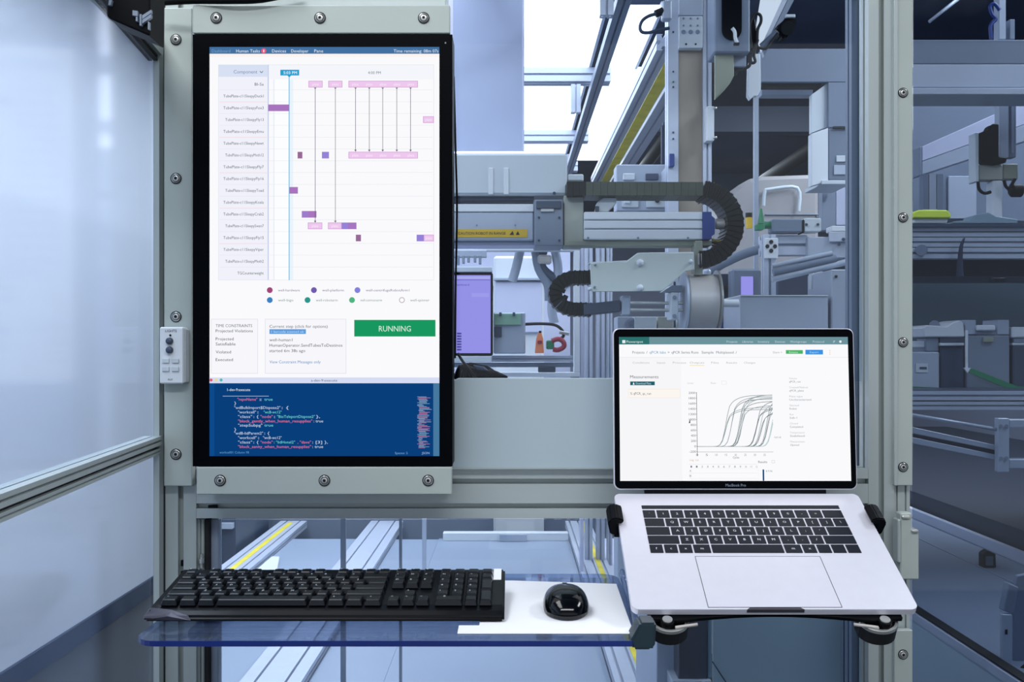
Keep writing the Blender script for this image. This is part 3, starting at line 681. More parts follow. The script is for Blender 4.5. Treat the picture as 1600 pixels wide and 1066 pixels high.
g.text(1208, 1219, 689.5, 3, 'FAM NR', (150, 154, 164)); g.text(1074, 1088, 725, 3, 'Log  Lin', (210, 160, 120)); g.text(1182, 1196, 728, 3.6, 'Results', (70, 76, 88)); g.frame(1203, 725.5, 1208, 730, (200, 204, 210), .5, 3)
for k in range(13): g.text(1075+k*8.6, 1077.5+k*8.6, 735.5, 3.2, str(k or 1), (120, 126, 136))
for k in range(6): g.text(1073.5, 1076, 742+k*3.6 if k < 1 else 742+(k*0+8), 3.4, 'AB'[min(k, 1)], (110, 116, 126))
g.rect(1072, 731.5, 1180, 732, (226, 226, 232), 2); g.rect(1072, 745.5, 1180, 746, (232, 232, 238), 2); g.rect(1072, 754, 1180, 754.5, (232, 232, 238), 2); g.frame(1076, 738, 1182, 757, (236, 240, 244), .5, 2)
g.rect(1188.5, 740, 1191, 757.8, (14, 66, 112), 3); g.text(1194, 1204, 742.5, 3.2, 'B 9-96', (140, 146, 156))
for k, (a, b) in enumerate((('Volume', 'qPCR_run'), ('Created/Method', 'qPCR_plate'), ('Plate type', 'Uncharacterised'), ('Started', 'Robot'), ('Run', 'Sub-1'), ('Closed', 'Completed'), ('Temperature', 'Stabilised'), ('Measurement', 'Opened'))):
    y = 596+k*14.3; g.text(1233, 1233+len(a)*2.1, y, 3, a, (176, 184, 192)); g.text(1233, 1233+len(b)*2.3, y+5.2, 3.2, b, (126, 136, 146))
g.build('screen_picture', M['scrg'], ld)
vs, fs, a, b = text_geo('MacBook Pro'); k = .029/(b-a)
MB().add([Lz(-.0145+(u-a)*k, .0085+v*k*1.05, .0020) for u, v in vs], fs).build('lid_lettering', M['mgrey'], lid)

# ---- laptop stand
st = thing('laptop_stand', 'black laptop tray with clip arms holding the silver laptop', 'laptop stand')
st.location = lap.location; st.rotation_euler = lap.rotation_euler; st['fixed'] = 1
zt_ = -bt-.0012
pl = [(-.085, -.03), (.085, -.03), (.085, -.18), (.150, -.225), (.150, -.2405), (.06, -.2405)]
pl = [(-.115, -.03), (.115, -.03), (.128, -.16), (.155, -.205), (.155, -.245), (.12, -.249)]+[(.12-.24*t/10, -.249+.011*math.sin(math.pi*t/10)) for t in range(1, 10)]+[(-.12, -.249), (-.155, -.245), (-.155, -.205), (-.128, -.16)]
MB().prism(pl, XZ, zt_-.006, zt_).build('tray', M['black'], st, bevel=.001)
for s in (-1, 1):
    ring = MB(); n = 14; cx = s*.128; cy = -.240
    o_ = [(cx+.0235*math.cos(math.pi+math.pi*i/n), cy+.020*math.sin(math.pi+math.pi*i/n)) for i in range(n+1)]; i_ = [(cx+.0195*math.cos(math.pi+math.pi*i/n), cy+.016*math.sin(math.pi+math.pi*i/n)) for i in range(n+1)][::-1]
    ring.prism(o_+i_, XZ, zt_-.0135, zt_-.008).build('foot_ring', M['screw'], st, bevel=.0006)
    MB().prism(o_+[(cx+.0235, cy+.01), (cx-.0235, cy+.01)], XZ, zt_-.030, zt_-.0138).build('foot', M['gasket'], st, bevel=.003, seg=2)
    MB().cyl((cx+s*.004, cy-.008, zt_-.014), (cx+s*.004, cy-.008, zt_-.0006), .0085, 20).build('pivot', M['black'], st)
    MB().cyl((cx+s*.004, cy-.008, zt_-.0005), (cx+s*.004, cy-.008, zt_+.0008), .0062, 16).build('pivot_cap', M['screw'], st)
    sd = MB(); x0 = s*(bw+.0015)
    arm = [(x0, zt_-.006), (x0+s*.010, zt_-.004), (x0+s*.014, .004), (x0+s*.010, .012), (x0+s*.001, .014), (x0-s*.008, .010), (x0-s*.006, .004), (x0+s*.001, .0035)]
    sd.prism(arm, lambda u, v, t: (u, t, v), -.078, -.044); sd.build('side_clip', M['black'], st, bevel=.0015, seg=2)
    MB().box(min(s*.10, x0+s*.004), max(s*.10, x0+s*.004), -.074, -.044, zt_-.0125, zt_-.0065).build('clip_arm', M['black'], st, bevel=.001)
    MB().prism([(s*.123, -.2565), (s*.123, -.253), (s*.095, -.2475), (s*.095, -.251)], XZ, zt_-.0075, zt_-.0055).build('spring_wire', M['steel'], st)
MB().box(-.05, .05, -.20, -.03, zt_-.03, zt_-.0065).build('swivel_block', M['black'], st, bevel=.004)
# ================================================================ ENCLOSURE CEILING (interior)
ZC = 2.5
def Xh(k): return k*1.0
pan = 0
for i, (y0, y1) in enumerate(((1.6, 2.58), (2.62, 3.57), (3.60, 4.59), (4.62, 5.35))):
    for j, (x0, x1) in enumerate(((-.75, .29 if i else -.12), (.318, .60 if i > 1 else .46))):
        if j and i == 0: continue
        if j and i == 1: y0 = 2.95
        lab = '%s glowing white ceiling diffuser %s the slanting grey rail' % (['frontmost', 'second', 'third', 'rearmost'][i], ['left of', 'right of'][j])
        t = thing('ceiling_light', lab, 'light')
        MB().box(x0+.01, x1-.01, y0, y1, ZC+.035, ZC+.042).build('diffuser', M['light'], t)
        fr = MB(); fr.box(x0, x0+.009, y0-.01, y1+.01, ZC+.028, ZC+.05); fr.box(x1-.009, x1, y0-.01, y1+.01, ZC+.028, ZC+.05); fr.build('frame', M['aluin'], t)
for i, (Y, lab) in enumerate(((3.58, 'nearer slotted cross rail under the glowing ceiling'), (4.60, 'farther slotted cross rail under the glowing ceiling'), (5.36, 'rearmost cross rail just above the gantry beam cover'))):
    mb = MB(); ext(mb, 'x', -.85, .36, Y, ZC-.0, .07, .05, 2, 1); tag(mb.build('cross_rail', M['aluin']), lab, 'rail')
mb = MB(); ext(mb, 'y', 1.7, 5.3, .300, ZC-.06, .038, .028, 1, 0); tag(mb.build('long_rail', M['mgrey']), 'grey rail slanting down the middle of the glowing ceiling', 'rail')
yr_ = thing('yellow_rail', 'double aluminium rail with yellow tape slanting under the ceiling', 'rail')
mb = MB(); ext(mb, 'y', 3.0, 5.5, .468, ZC-.055, .045, .05, 1, 1); mb.build('left_extrusion', M['aluin'], yr_)
mb = MB(); ext(mb, 'y', 3.0, 5.5, .575, ZC-.07, .07, .04, 1, 1); mb.build('right_extrusion', M['aluin'], yr_)
MB().box(.4907, .530, 3.0, 5.45, ZC-.085, ZC-.08).build('tape', M['yellow'], yr_)
for (x0, y0, x1, y1, Y, lab) in ((937, -20, 946, 26, 2.6, 'left'), (892, 133, 907, 177, 3.56, '')):
    t = MB(); a = W(x0, y0, Y); b = W(x1+(12 if lab else 0), y1, Y); ext(t, 'z', b.z, a.z, (a.x+b.x)/2, Y, b.x-a.x, .03, 1, 1)
    tag(t.build('hanging_stub', M['aluin']), 'short vertical profile hanging at the top edge beside the slanting rail' if lab else 'short vertical profile hanging below the nearer cross rail', 'bracket')
fs_ = thing('pane_reflection', 'lilac grey sheet standing in for a reflection in the front pane beside the monitor', 'reflection')  # added sheet: a reflection in the front glass built as a solid
MB().pb(690, -38, 816, 236, 2.6, .006).build('sheet', M['lilrefl'], fs_)
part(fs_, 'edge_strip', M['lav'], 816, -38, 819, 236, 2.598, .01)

# enclosure rear wall and window frame
t = thing('rear_partition', 'pale lavender partition at the back of the robot enclosure', 'partition')
MB().box(-1.3, .335, 5.6, 5.63, 0.4, 2.62).build('panel', M['lav'], t)
MB().box(-1.3, .335, 5.56, 5.6, 1.86, 1.92).build('rail', M['aluin'], t)
wf = thing('inner_window_frame', 'bright white frame around the small lilac display area', 'window frame')
for nm, q in (('top_bar', (590, 384, 906, 392)), ('right_bar', (897, 392, 906, 582)), ('bottom_bar', (590, 582, 906, 589))): part(wf, nm, M['white'], *q, 3.3, .05)
part(wf, 'side_bar', M['lav'], 906.5, 385, 912, 902, 3.32, .04)
for k, (x0, x1) in enumerate(((914, 926), (932, 945), (949, 957))):
    mb = MB(); a = W(x0, 0, 3.5).x; b = W(x1, 0, 3.5).x; ext(mb, 'z', DZ, W(0, 386, 3.52).z, (a+b)/2, 3.52, b-a, .035, 1, 1)
    tag(mb.build('enclosure_upright', M['aluin']), ['leftmost of three pale uprights behind the bent black cable chain', 'middle of three pale uprights behind the bent black cable chain', 'rightmost thin upright behind the bent black cable chain'][k], 'post')

# ================================================================ SMALL LILAC DISPLAY AND BENCH
sm = thing('lilac_monitor', 'small monitor with a lilac screen behind the glass', 'monitor')
part(sm, 'casing', M['black'], 700, 426, 770, 556, 3.1, .03, .004)
d2 = MB().pb(702, 430, 766.5, 552, 3.097, .0028).build('display', M['lila'], sm)
g = G(lambda x, y, l: W(x, y, 3.0965-.0005*l))
g.rect(703, 432, 766, 436, (196, 190, 250)); g.rect(703, 437, 766, 438, (120, 110, 200)); g.text(711, 733, 445, 3, 'Dashboard', (60, 60, 140)); g.rect(737, 458, 764, 464, (182, 172, 250))
for k in range(7): g.rect(714, 520+k*4.2, 721, 522.6+k*4.2, (84, 76, 160))
g.build('screen_picture', M['scrg'], d2)
part(sm, 'top_ledge', M['offw'], 700, 417, 769, 425, 3.09, .04)
part(sm, 'stand', M['offw'], 700, 557, 768, 566, 3.09, .05)
t = thing('bench_rail', 'slotted rail under the lilac monitor and grey instrument', 'rail')
mb = MB(); a = W(640, 556, 3.14); b = W(896, 566, 3.14); ext(mb, 'x', a.x, b.x, 3.2, (a.z+b.z)/2-.0, .04, a.z-b.z, 1, 1); mb.build('extrusion', M['aluin'], t)
part(t, 'lower_panel', M['mgrey'], 680, 567, 896, 574, 3.19, .03)
MB().box(W(660, 0, 3.2).x, W(666, 0, 3.2).x, 3.19, 3.21, DZ, b.z).build('leg', M['aluin'], t)
part(t, 'clamp', M['dgrey'], 841, 574, 868, 582, 3.18, .03)
t = thing('bench_instrument', 'grey instrument with a pale green panel beside the lilac monitor', 'instrument')
part(t, 'housing', M['lgrey'], 771, 488, 821, 553, 3.14, .12, .004)
part(t, 'green_panel', M['pgreen'], 772, 490, 814, 508, 3.13, .01)
for x in (780, 801): part(t, 'knob', M['dgrey'], x, 488, x+4, 494, 3.12, .012)
part(t, 'socket', M['dgrey'], 772, 511, 784, 527, 3.135, .006)
t = thing('white_appliance', 'tall white appliance cabinet behind the grey instrument', 'cabinet')
part(t, 'housing', M['white'], 771, 400, 850, 1074, 4.3, .4, .01)
part(t, 'door', M['lav'], 774, 440, 847, 520, 4.28, .02, .004)
part(t, 'ledge', M['lgrey'], 771, 434, 852, 438, 4.26, .04)
t = thing('hose', 'thin black hose arching from the grey instrument', 'hose')
MB().tube([W(816, 507, 3.15), W(840, 506, 3.15), W(862, 507, 3.15), W(873, 511, 3.15), W(880, 519, 3.15), W(880, 526, 3.15), W(874, 530, 3.15)], .0048, 8).build('tube', M['gasket'], t)
MB().cyl(W(874, 519, 3.14), W(889, 522, 3.14), .006, 10).build('fitting', M['screw'], t)
t = thing('tube_holder', 'orange clip holder beside the grey instrument', 'holder')
ppart(t, 'body', M['orange'], [(838, 530), (841, 520), (846, 520), (849, 530), (850, 552), (836, 552)], 3.12, .04)
part(t, 'insert', M['red'], 840, 532, 847, 537, 3.115, .005); part(t, 'hook', M['black'], 842, 517, 846, 521, 3.12, .02)
t = thing('valve_block', 'small teal and dark red valve right of the orange clip', 'valve')
part(t, 'teal_body', M['green'], 854, 532, 866, 546, 3.13, .05, .003); MB().tube([W(862, 533, 3.13), W(872, 530, 3.13), W(880, 534, 3.13), W(881, 542, 3.13), W(872, 547, 3.13), W(864, 546, 3.13)], .008, 8).build('handle', M['red'], t)
t = thing('pipe_manifold', 'bundle of pale pipes behind the curved cable chain', 'pipes')
for k, q in enumerate((((814, 386), (806, 420), (800, 440)), ((836, 386), (842, 420), (856, 445), (858, 470)), ((866, 386), (872, 420), (868, 446), (862, 480), (866, 505)), ((850, 386), (846, 415), (862, 432), (878, 440)))):
    MB().tube([W(x, y, 3.367) for x, y in q], .016, 10).build('pipe', [M['lgrey'], M['mgrey'], M['lgrey'], M['dgrey']][k], t)
part(t, 'joint', M['steel'], 840, 398, 862, 412, 3.345, .05, .006)
t = thing('tool_rack', 'small grey clip rack above the lilac monitor', 'rack')
part(t, 'bar', M['lgrey'], 705, 391, 760, 402, 3.268, .031)
for x in (714, 722, 730, 740, 748): part(t, 'clip', M['mgrey'], x, 399, x+4, 410+x % 5, 3.25, .018)

# black cable bundle behind the panel edge
t = thing('cable_bundle', 'heap of black cables resting behind the top edge of the grey panel', 'cables')
rb_ = random.Random(2)
for k in range(7):
    x = 712+k*9; pts = [W(x, 592, 1.56), W(x+4+rb_.uniform(-3, 4), 574+k*1.6, 1.555+.004*(k % 3)), W(x+16, 577+k*1.7, 1.56), W(x+26, 592, 1.56)]
    MB().tube(pts, .0045, 8).build('cable', M['black'], t)
MB().tube([W(715, 552, 1.55), W(724, 566, 1.55), W(738, 582, 1.55), W(745, 592, 1.55)], .0022, 8).build('lead', M['gasket'], t)
MB().pp([(716, 575), (732, 566), (762, 572), (780, 584), (790, 592), (714, 592)], 1.57, .02).build('connector', M['black'], t, bevel=.003)
MB().pp([(738, 570), (756, 573), (764, 580), (744, 578)], 1.545, .01).build('grip', M['dgrey'], t, bevel=.002)
t = MB().tube([W(709, 120, 1.50), W(712, 240, 1.50), W(714, 330, 1.502), W(712, 440, 1.502), W(711, 560, 1.50)], .0016, 8)
tag(t.build('thin_cable', M['black']), 'thin black cable hanging down the right side of the tall monitor', 'cable')

# ================================================================ GANTRY AND ROBOT
YR = 2.4
gb = thing('gantry_beam', 'pale grey covered gantry beam entering from behind the monitor', 'gantry')
part(gb, 'cover', M['offw'], 590, 239, 886.5, 305, YR, .2, .006)
part(gb, 'end_cap', M['offw'], 887, 272, 912, 283, YR+.01, .16, .003)
part(gb, 'shadow_gap', M['dgrey'], 590, 306, 834, 313, YR+.02, .12)
part(gb, 'slide_rail', M['white'], 590, 319, 834, 331, YR, .1)
part(gb, 'motor_housing', M['lgrey'], 590, 332, 834, 376, YR, .12, .003)
lb_ = part(gb, 'warning_label', M['ylab'], 713, 358, 824, 371, YR-.0015, .0014, 0)
g = G(lambda x, y, l: W(x, y, YR-.0022)); g.text(716, 790, 364.5, 4.6, 'CAUTION ROBOT IN RANGE', (120, 60, 20)); g.poly([(796, 367), (801, 361), (803, 367)], (120, 50, 20)); g.poly([(806, 367), (809, 361), (812, 367)], (120, 50, 20))
g.build('label_lettering', M['dark'], lb_)
part(gb, 'lower_rail', M['lav'], 590, 378, 900, 384, YR+.02, .08)
for x in (745, 805): MB().cyl(W(x, 352, YR), W(x, 352, YR-.002), .0022, 8).build('rivet', M['mgrey'], gb)
MB().cyl(W(866, 302, YR), W(866, 302, YR-.004), .004, 10).build('plug', M['dgrey'], gb)
for x in (763, 787): part(gb, 'rib', M['white'], x, 262, x+8, 304, YR-.004, .004)
cr = thing('gantry_carriage', 'grey carriage block joining the gantry beam to the linear actuator', 'carriage')
part(cr, 'body', M['mgrey'], 835, 312, 880, 384, YR-.03, .12, .002)
part(cr, 'top_block', M['dgrey'], 838, 314, 877, 326, YR-.036, .006)
part(cr, 'roller', M['screw'], 845, 326, 866, 331, YR-.036, .006)
part(cr, 'side_plate', M['beige'], 881, 305.5, 912, 384, YR-.02, .1, .002)
for x, y in ((842, 376), (874, 376), (842, 340), (874, 340)): MB().cyl(W(x, y, YR-.03), W(x, y, YR-.033), .003, 8).build('bolt', M['dgrey'], cr)
ac = thing('linear_actuator', 'white ribbed linear actuator with a blue end cap', 'actuator')
YA = YR-.04
part(ac, 'body', M['offw'], 912.5, 331, 1098, 375, YA+.006, .07, .002)
for (y0, y1) in ((331.5, 343), (345, 357), (359, 374)): part(ac, 'ridge', M['white'], 912.5, y0, 1098, y1, YA, .006)
ppart(ac, 'end_cap', M['blue'], [(1098, 331), (1112, 331), (1112, 337), (1117, 341), (1117, 366), (1112, 369), (1112, 374), (1098, 374)], YA-.004, .08, .001, 'blue end cap')
part(ac, 'base_strip', M['olive'], 882, 376, 1112, 384, YA+.01, .06)
for x in (919, 997, 1075): MB().cyl(W(x, 372, YA), W(x, 372, YA-.003), .003, 8).build('bolt', M['mgrey'], ac)
MB().cyl(W(1118, 350, YA+.03), W(1139, 350, YA+.03), .013, 16).build('connector', M['steel'], ac)
MB().cyl(W(1112, 377, YA+.03), W(1134, 377, YA+.03), .005, 12).build('rod', M['screw'], ac)
for k, (c, dy) in enumerate((('yellow', 0), ('black', 5), ('red', 9))): MB().tube([W(1112, 374+dy, YA+.02), W(1126, 377+dy, YA+.02), W(1146, 372+dy, YA+.02), W(1160, 360+dy, YA+.02)], .0025, 8).build('wire', M[c], ac)

def chain(root, pts, Y, D, hw, n, mats, ribs=True):
    """cable chain links laid along a measured centre line; hw = half width in frame units"""
    P = [Vector(p) for p in pts]; L = [0]
    for a, b in zip(P, P[1:]): L.append(L[-1]+(b-a).length)
    def at(s):
        s = max(0, min(L[-1], s))
        for i in range(len(P)-1):
            if s <= L[i+1]+1e-9:
                d = (P[i+1]-P[i]); return P[i]+d*((s-L[i])/(L[i+1]-L[i]))
        return P[-1]
    def nrm(s):
        d = (at(s+2.5)-at(s-2.5)).normalized(); return Vector((-d.y, d.x))
    for i in range(n):
        s0 = L[-1]*i/n; s1 = L[-1]*(i+1)/n-.35
        a, b = at(s0), at(s1); na, nb = nrm(s0), nrm(s1)
        q = [a+na*hw, b+nb*hw, b-nb*hw, a-na*hw]
        mb = MB().pp([tuple(v) for v in q], Y, D)
        if ribs:
            c, d = at(s0+(s1-s0)*.62), at(s0+(s1-s0)*.88); q = [c+na*(hw+1), d+nb*(hw+1), d-nb*(hw+1), c-na*(hw+1)]
            mb.pp([tuple(v) for v in q], Y-.004, D+.008)
        mb.build('link', mats(i) if callable(mats) else mats, root)
def arc(cx, cy, rx, ry, a0, a1, n=14): return [(cx+rx*math.cos(math.radians(a0+(a1-a0)*i/n)), cy+ry*math.sin(math.radians(a0+(a1-a0)*i/n))) for i in range(n+1)]
ch = thing('cable_chain', 'long cable chain running right over the actuator and curling down', 'cable chain')
chain(ch, [(886, 294.5), (915, 294.5)], YR-.05, .09, 11, 3, M['chainb'], False)
chain(ch, [(915.5, 294.5), (1099, 295)], YR-.05, .09, 10.5, 16, M['chaing'], False)
chain(ch, [(1100, 295)]+arc(1096, 350, 54, 55, -85, 90, 18)+[(1092, 405)], YR-.05, .09, 12.5, 20, M['chainb'])
part(ch, 'end_bracket', M['steel'], 1090, 396, 1097, 414, YR-.052, .095)
ch = thing('cable_chain', 'short C shaped black cable chain left of the white bracket plate', 'cable chain')
chain(ch, [(934, 432), (912, 433)]+arc(900, 458, 32, 25, -88, -268, 16)+[(912, 483), (925, 484)], YR-.03, .07, 10, 20, M['chainb'])
ppart(ch, 'flat_lead', M['dgrey'], [(912, 475), (970, 469), (970, 487), (912, 493)], YR-.035, .07, .002)
for y0, x0 in ((453, 876), (463, 880)): MB().cyl(W(x0, y0, YR-.02), W(x0+7, y0+3, YR-.02), .005, 8).build('tie', M['gasket'], ch)
bk = thing('bracket_plate', 'greenish white stepped bracket plate under the actuator', 'bracket')
MB().pp([(922, 411), (979, 409), (995, 397), (1001, 395), (1084, 395), (1085, 421), (1071, 424), (1036, 454), (1034, 455), (924, 456)], YR-.07, .006).build('plate', M['cream'], bk, bevel=.001)
MB().pp([(921.5, 409.5), (980, 407), (996, 395), (1084, 393.5), (1084, 395), (996, 396.5), (980, 408.5), (922, 411)], YR-.064, .06).build('flange', M['white'], bk)
for x, y, r in ((1000, 411, .009), (1000, 450, .008), (930, 414, .003), (929, 449, .003), (921, 452, .005), (1079, 409, .005)):
    MB().lathe([(r, 0), (r, .004), (r*.6, .008), (r*.2, .009)], W(x, y, YR-.07), (0, -1, 0), 12).build('bolt', M['white'] if r > .004 else M['mgrey'], bk)
part(bk, 'edge_rail', M['olive'], 1086, 376, 1098, 430, YR-.05, .05)
gr = thing('gripper_drum', 'round stainless drum on twin rods under the bracket plate', 'gripper')
Yd = YR-.01
a = W(1070, 472, Yd); b = W(1118, 472, Yd)
MB().lathe([(.064, 0), (.068, .004), (.068, .072), (.060, .078)], a, (1, 0, 0), 40).build('drum', M['steel'], gr)
MB().lathe([(.078, 0), (.078, .004)], b, (1, 0, 0), 40).build('rim', M['screw'], gr)
MB().lathe([(.074, 0), (.076, .005)], a-Vector((.006, 0, 0)), (1, 0, 0), 40).build('front_flange', M['lgrey'], gr)
for y in (474, 485): MB().cyl(W(982, y, Yd-.01), W(1068, y, Yd-.01), .0042, 12).build('rod', M['screw'], gr)
MB().cyl(W(1123, 474, Yd), W(1154, 474, Yd), .0095, 16).build('shaft', M['white'], gr)
part(gr, 'rod_mount', M['lgrey'], 972, 462, 985, 492, Yd-.03, .05, .002)
part(gr, 'rod_clamp', M['offw'], 1048, 457, 1060, 500, Yd-.04, .06, .002)
for y in (465, 494): MB().cyl(W(1054, y, Yd-.04), W(1054, y, Yd-.044), .005, 12).build('bolt', M['mgrey'], gr)
MB().pp([(1035, 456), (1050, 446), (1066, 446), (1066, 456)], Yd-.03, .05).build('yoke', M['mgrey'], gr)
part(gr, 'spindle', M['dgrey'], 1053, 440, 1056, 512, Yd+.03, .01)
ml = thing('lower_fixture', 'pale boxes and red and blue blocks behind the stainless drum', 'fixture')
part(ml, 'left_box', M['lgrey'], 965, 495, 990, 984, 2.7, .1); part(ml, 'middle_box', M['offw'], 992, 495, 1026, 984, 2.68, .1); part(ml, 'right_box', M['beige'], 1028, 495, 1052, 984, 2.7, .1)
MB().lathe([(.012, 0), (.012, .006), (.006, .008)], W(986, 504, 2.7), (0, -1, 0), 14).build('dial', M['mgrey'], ml)
part(ml, 'red_block', M['red'], 1121, 488, 1139, 501, 2.66, .06); part(ml, 'blue_block', M['blue'], 1120, 502, 1140, 520, 2.65, .06); part(ml, 'grey_block', M['mgrey'], 1140.5, 484, 1156, 530, 2.66, .06)
part(ml, 'white_rail', M['offw'], 1058, 498, 1120, 530, 2.72, .05)

# vertical column
YC = 2.9
co = thing('gantry_column', 'tall pale column with a stained steel band and drilled plate', 'column')
mb = MB(); a = W(1044, 0, YC).x; b = W(1060, 0, YC).x; ext(mb, 'z', DZ, 2.75, (a+b)/2, YC+.03, b-a, .06, 0, 1); mb.build('left_profile', M['aluin'], co)
MB().box(W(1060.3, 0, YC).x, W(1098, 0, YC).x, YC+.01, YC+.06, DZ, 2.75).build('steel_band', M['brass'], co)
mb = MB(); a = W(1098.5, 0, YC).x; b = W(1112, 0, YC).x; ext(mb, 'z', DZ, 2.75, (a+b)/2, YC+.03, b-a, .06, 1, 1); mb.build('right_profile', M['aluin'], co)
part(co, 'head_block', M['lgrey'], 1060.5, -60, 1098, 24, YC-.01, .018)
pt = part(co, 'drilled_plate', M['offw'], 1061, 25, 1098, 75, YC-.02, .028)
for x in (1068, 1079, 1090):
    for y, r in ((29, .003), (40, .003), (50, .0065)): MB().cyl(W(x, y, YC-.02), W(x, y, YC-.0225), r, 12).build('hole', M['mgrey'], pt)
for x in (1072, 1087): MB().cyl(W(x, 69, YC-.02), W(x, 69, YC-.0225), .003, 10).build('hole', M['dark'], pt)
for y in (50, 112, 128, 136, 207, 217): MB().cyl(W(1052, y, YC), W(1052, y, YC-.004), .003, 8).build('bolt', M['green'] if y == 128 else M['dgrey'], co)
part(co, 'blue_connector', M['blue'], 1046, 240, 1054, 260, YC-.02, .02)
part(co, 'sensor', M['white'], 1104, 166, 1116, 220, YC-.04, .04)
for y in (169, 215): MB().cyl(W(1114, y, YC-.04), W(1120, y, YC-.04), .004, 8).build('sensor_screw', M['screw'], co)
t = thing('cable_loop', 'short looping dark cable left of the tall column', 'cable')
MB().tube([W(1046, 44, 2.85), W(1030, 47, 2.85), W(1014, 51, 2.85), W(1003, 50, 2.85), W(1000, 42, 2.85), W(1004, 32, 2.85), W(1014, 25, 2.85), W(1028, 21, 2.85)], .005, 10).build('lead', M['dgrey'], t)
MB().cyl(W(1024, 22, 2.85), W(1036, 17, 2.85), .011, 12).build('plug', M['gasket'], t)
part(t, 'socket', M['lgrey'], 1035, 0, 1050, 30, 2.84, .03, .004)
bx = thing('junction_box', 'grey junction box with white and dark sockets left of the column', 'box')
part(bx, 'upper_housing', M['lgrey'], 963, 257, 1050, 330, 3.05, .08, .003)
part(bx, 'white_socket', M['white'], 974, 271, 992, 281, 3.04, .01); part(bx, 'dark_socket', M['dgrey'], 1009, 271, 1029, 281, 3.04, .01)
part(bx, 'left_cover', M['offw'], 972, 305, 998, 324, 3.04, .01); part(bx, 'right_cover', M['offw'], 1010, 305, 1048, 324, 3.04, .01)
MB().box(W(1044.5, 0, 2.9).x, W(1050, 0, 2.9).x, 2.962, 3.0495, W(0, 300, 3.05).z, W(0, 270, 3.05).z).build('arm', M['aluin'], bx)
part(bx, 'label', M['white'], 975, 309, 985, 318, 3.035, .004); MB().cyl(W(1027, 313, 3.04), W(1027, 313, 3.03), .008, 10).build('keyhole', M['dark'], bx)
t = thing('vertical_rod', 'dark rod standing above the junction box', 'rod')
part(t, 'rod', M['dblue'], 1034, 196, 1042, 256.5, 3.07, .02); part(t, 'tip', M['dgrey'], 1035.5, 190, 1040.5, 196, 3.073, .012)
t = thing('white_latches', 'white bracket and hose fittings between actuator and junction box', 'fittings')
ppart(t, 'bracket', M['white'], [(933, 316), (943, 309), (963, 309), (963, 318), (950, 330.8), (930, 330.8)], 2.38, .04); part(t, 'foot', M['dgrey'], 930, 322, 936, 330.8, 2.37, .01)

# oval window box and plates right of the column
ov = thing('camera_housing', 'pale housing with a black oval opening at the top', 'housing')
part(ov, 'housing', M['bgrey'], 1116, -60, 1172, 82, 2.7, .1, .004)
ring = MB().pp([(1128, -60), (1159, -60)]+[(1143.5+15.5*math.cos(math.radians(t)), 46+16*math.sin(math.radians(t))) for t in range(0, 181, 15)], 2.693, .0065); ring.build('oval_opening', M['gloss'], ov)
MB().tube([W(1144, 44, 2.685), W(1148, 50, 2.685), W(1149, 60, 2.685), W(1152, 67, 2.685)], .005, 8).build('lever', M['offw'], ov)
part(ov, 'knob', M['gasket'], 1147, 66, 1156, 70, 2.68, .01)
ppart(ov, 'lower_plate', M['olive'], [(1117, 83), (1147, 83), (1147, 118), (1141, 130), (1133, 140), (1118, 155), (1117, 156)], 2.72, .01)
part(ov, 'cross_plate', M['mgrey'], 1117, 84, 1166, 104, 2.735, .01)
ls = thing('slanted_light', 'bright striped strip light slanting down at the top right of the pane', 'light')
for k in range(3):
    o_ = k*13
    MB().pp([(1181+o_, -30), (1193+o_, -30), (1186+o_*.0+3, 60) if k == 0 else (1210+o_-6, -30), (1184, 72)], 3.0+.01*k, .01) if False else None
for k, (xa, xb, xc, m_) in enumerate(((1196, 1210, 1184, 'lightw'), (1213, 1225, 1186, 'lightw'), (1228, 1240, 1187, 'lightw'), (1242, 1250, 1189, 'aluin'), (1251, 1262, 1192, 'mgrey'))):
    ya, yb = 42+k*8, 50+k*8
    mm = M['lightw'] if m_ == 'lightw' else M[m_]
    MB().pp([(xa, -40), (xb, -40), (xc+2, yb+6), (xc, yb-2 if k else ya-6)], 3.0, .02).build('strip', mm, ls)
cb = thing('hanging_camera', 'black camera on an arm with tangled leads beside the slanted light', 'camera')
MB().pp([(1212, 42), (1226, 30), (1240, 20), (1246, 28), (1243, 44), (1228, 60), (1220, 58)], 2.9, .05).build('body', M['black'], cb, bevel=.006, seg=2)
MB().cyl(W(1231, 44, 2.9), W(1231, 44, 2.88), .02, 16).build('lens', M['gloss'], cb)
part(cb, 'bracket', M['offw'], 1228, 22, 1243, 27, 2.89, .01)
MB().cyl(W(1214, 50, 2.9), W(1190, 72, 2.9), .009, 12).build('arm', M['bgrey'], cb)
for q in (((1174, 76), (1172, 56), (1172, 36), (1180, 22), (1188, 24), (1189, 34), (1184, 46), (1183, 62)), ((1183, 66), (1176, 80), (1172, 94), (1170, 104), (1152, 112), (1149, 118)), ((1184, 62), (1178, 84), (1180, 96), (1174, 98), (1172, 88)), ((1215, 52), (1205, 66), (1196, 76), (1184, 74))):
    MB().tube([W(x, y, 2.88) for x, y in q], .0045, 8).build('lead', M['gasket'], cb)
MB().pp([(1171, 30), (1180, 28), (1185, 66), (1180, 78), (1173, 78), (1170, 60)], 2.885, .02).build('cable_wrap', M['black'], cb, bevel=.003)
wb = thing('white_pole_bracket', 'white bracket above a thin pale vertical pole', 'bracket')
ppart(wb, 'bracket', M['white'], [(1174, 84), (1188, 84), (1189, 140), (1184, 150), (1178, 150), (1172, 156), (1168, 150), (1169, 106)], 3.1, .02)
MB().box(W(1178.5, 0, 3.11).x, W(1185.5, 0, 3.11).x, 3.11, 3.125, 0, W(0, 150, 3.11).z).build('pole', M['lgrey'], wb)
du = thing('overhead_duct', 'blue grey duct frame across the upper right of the pane', 'duct')
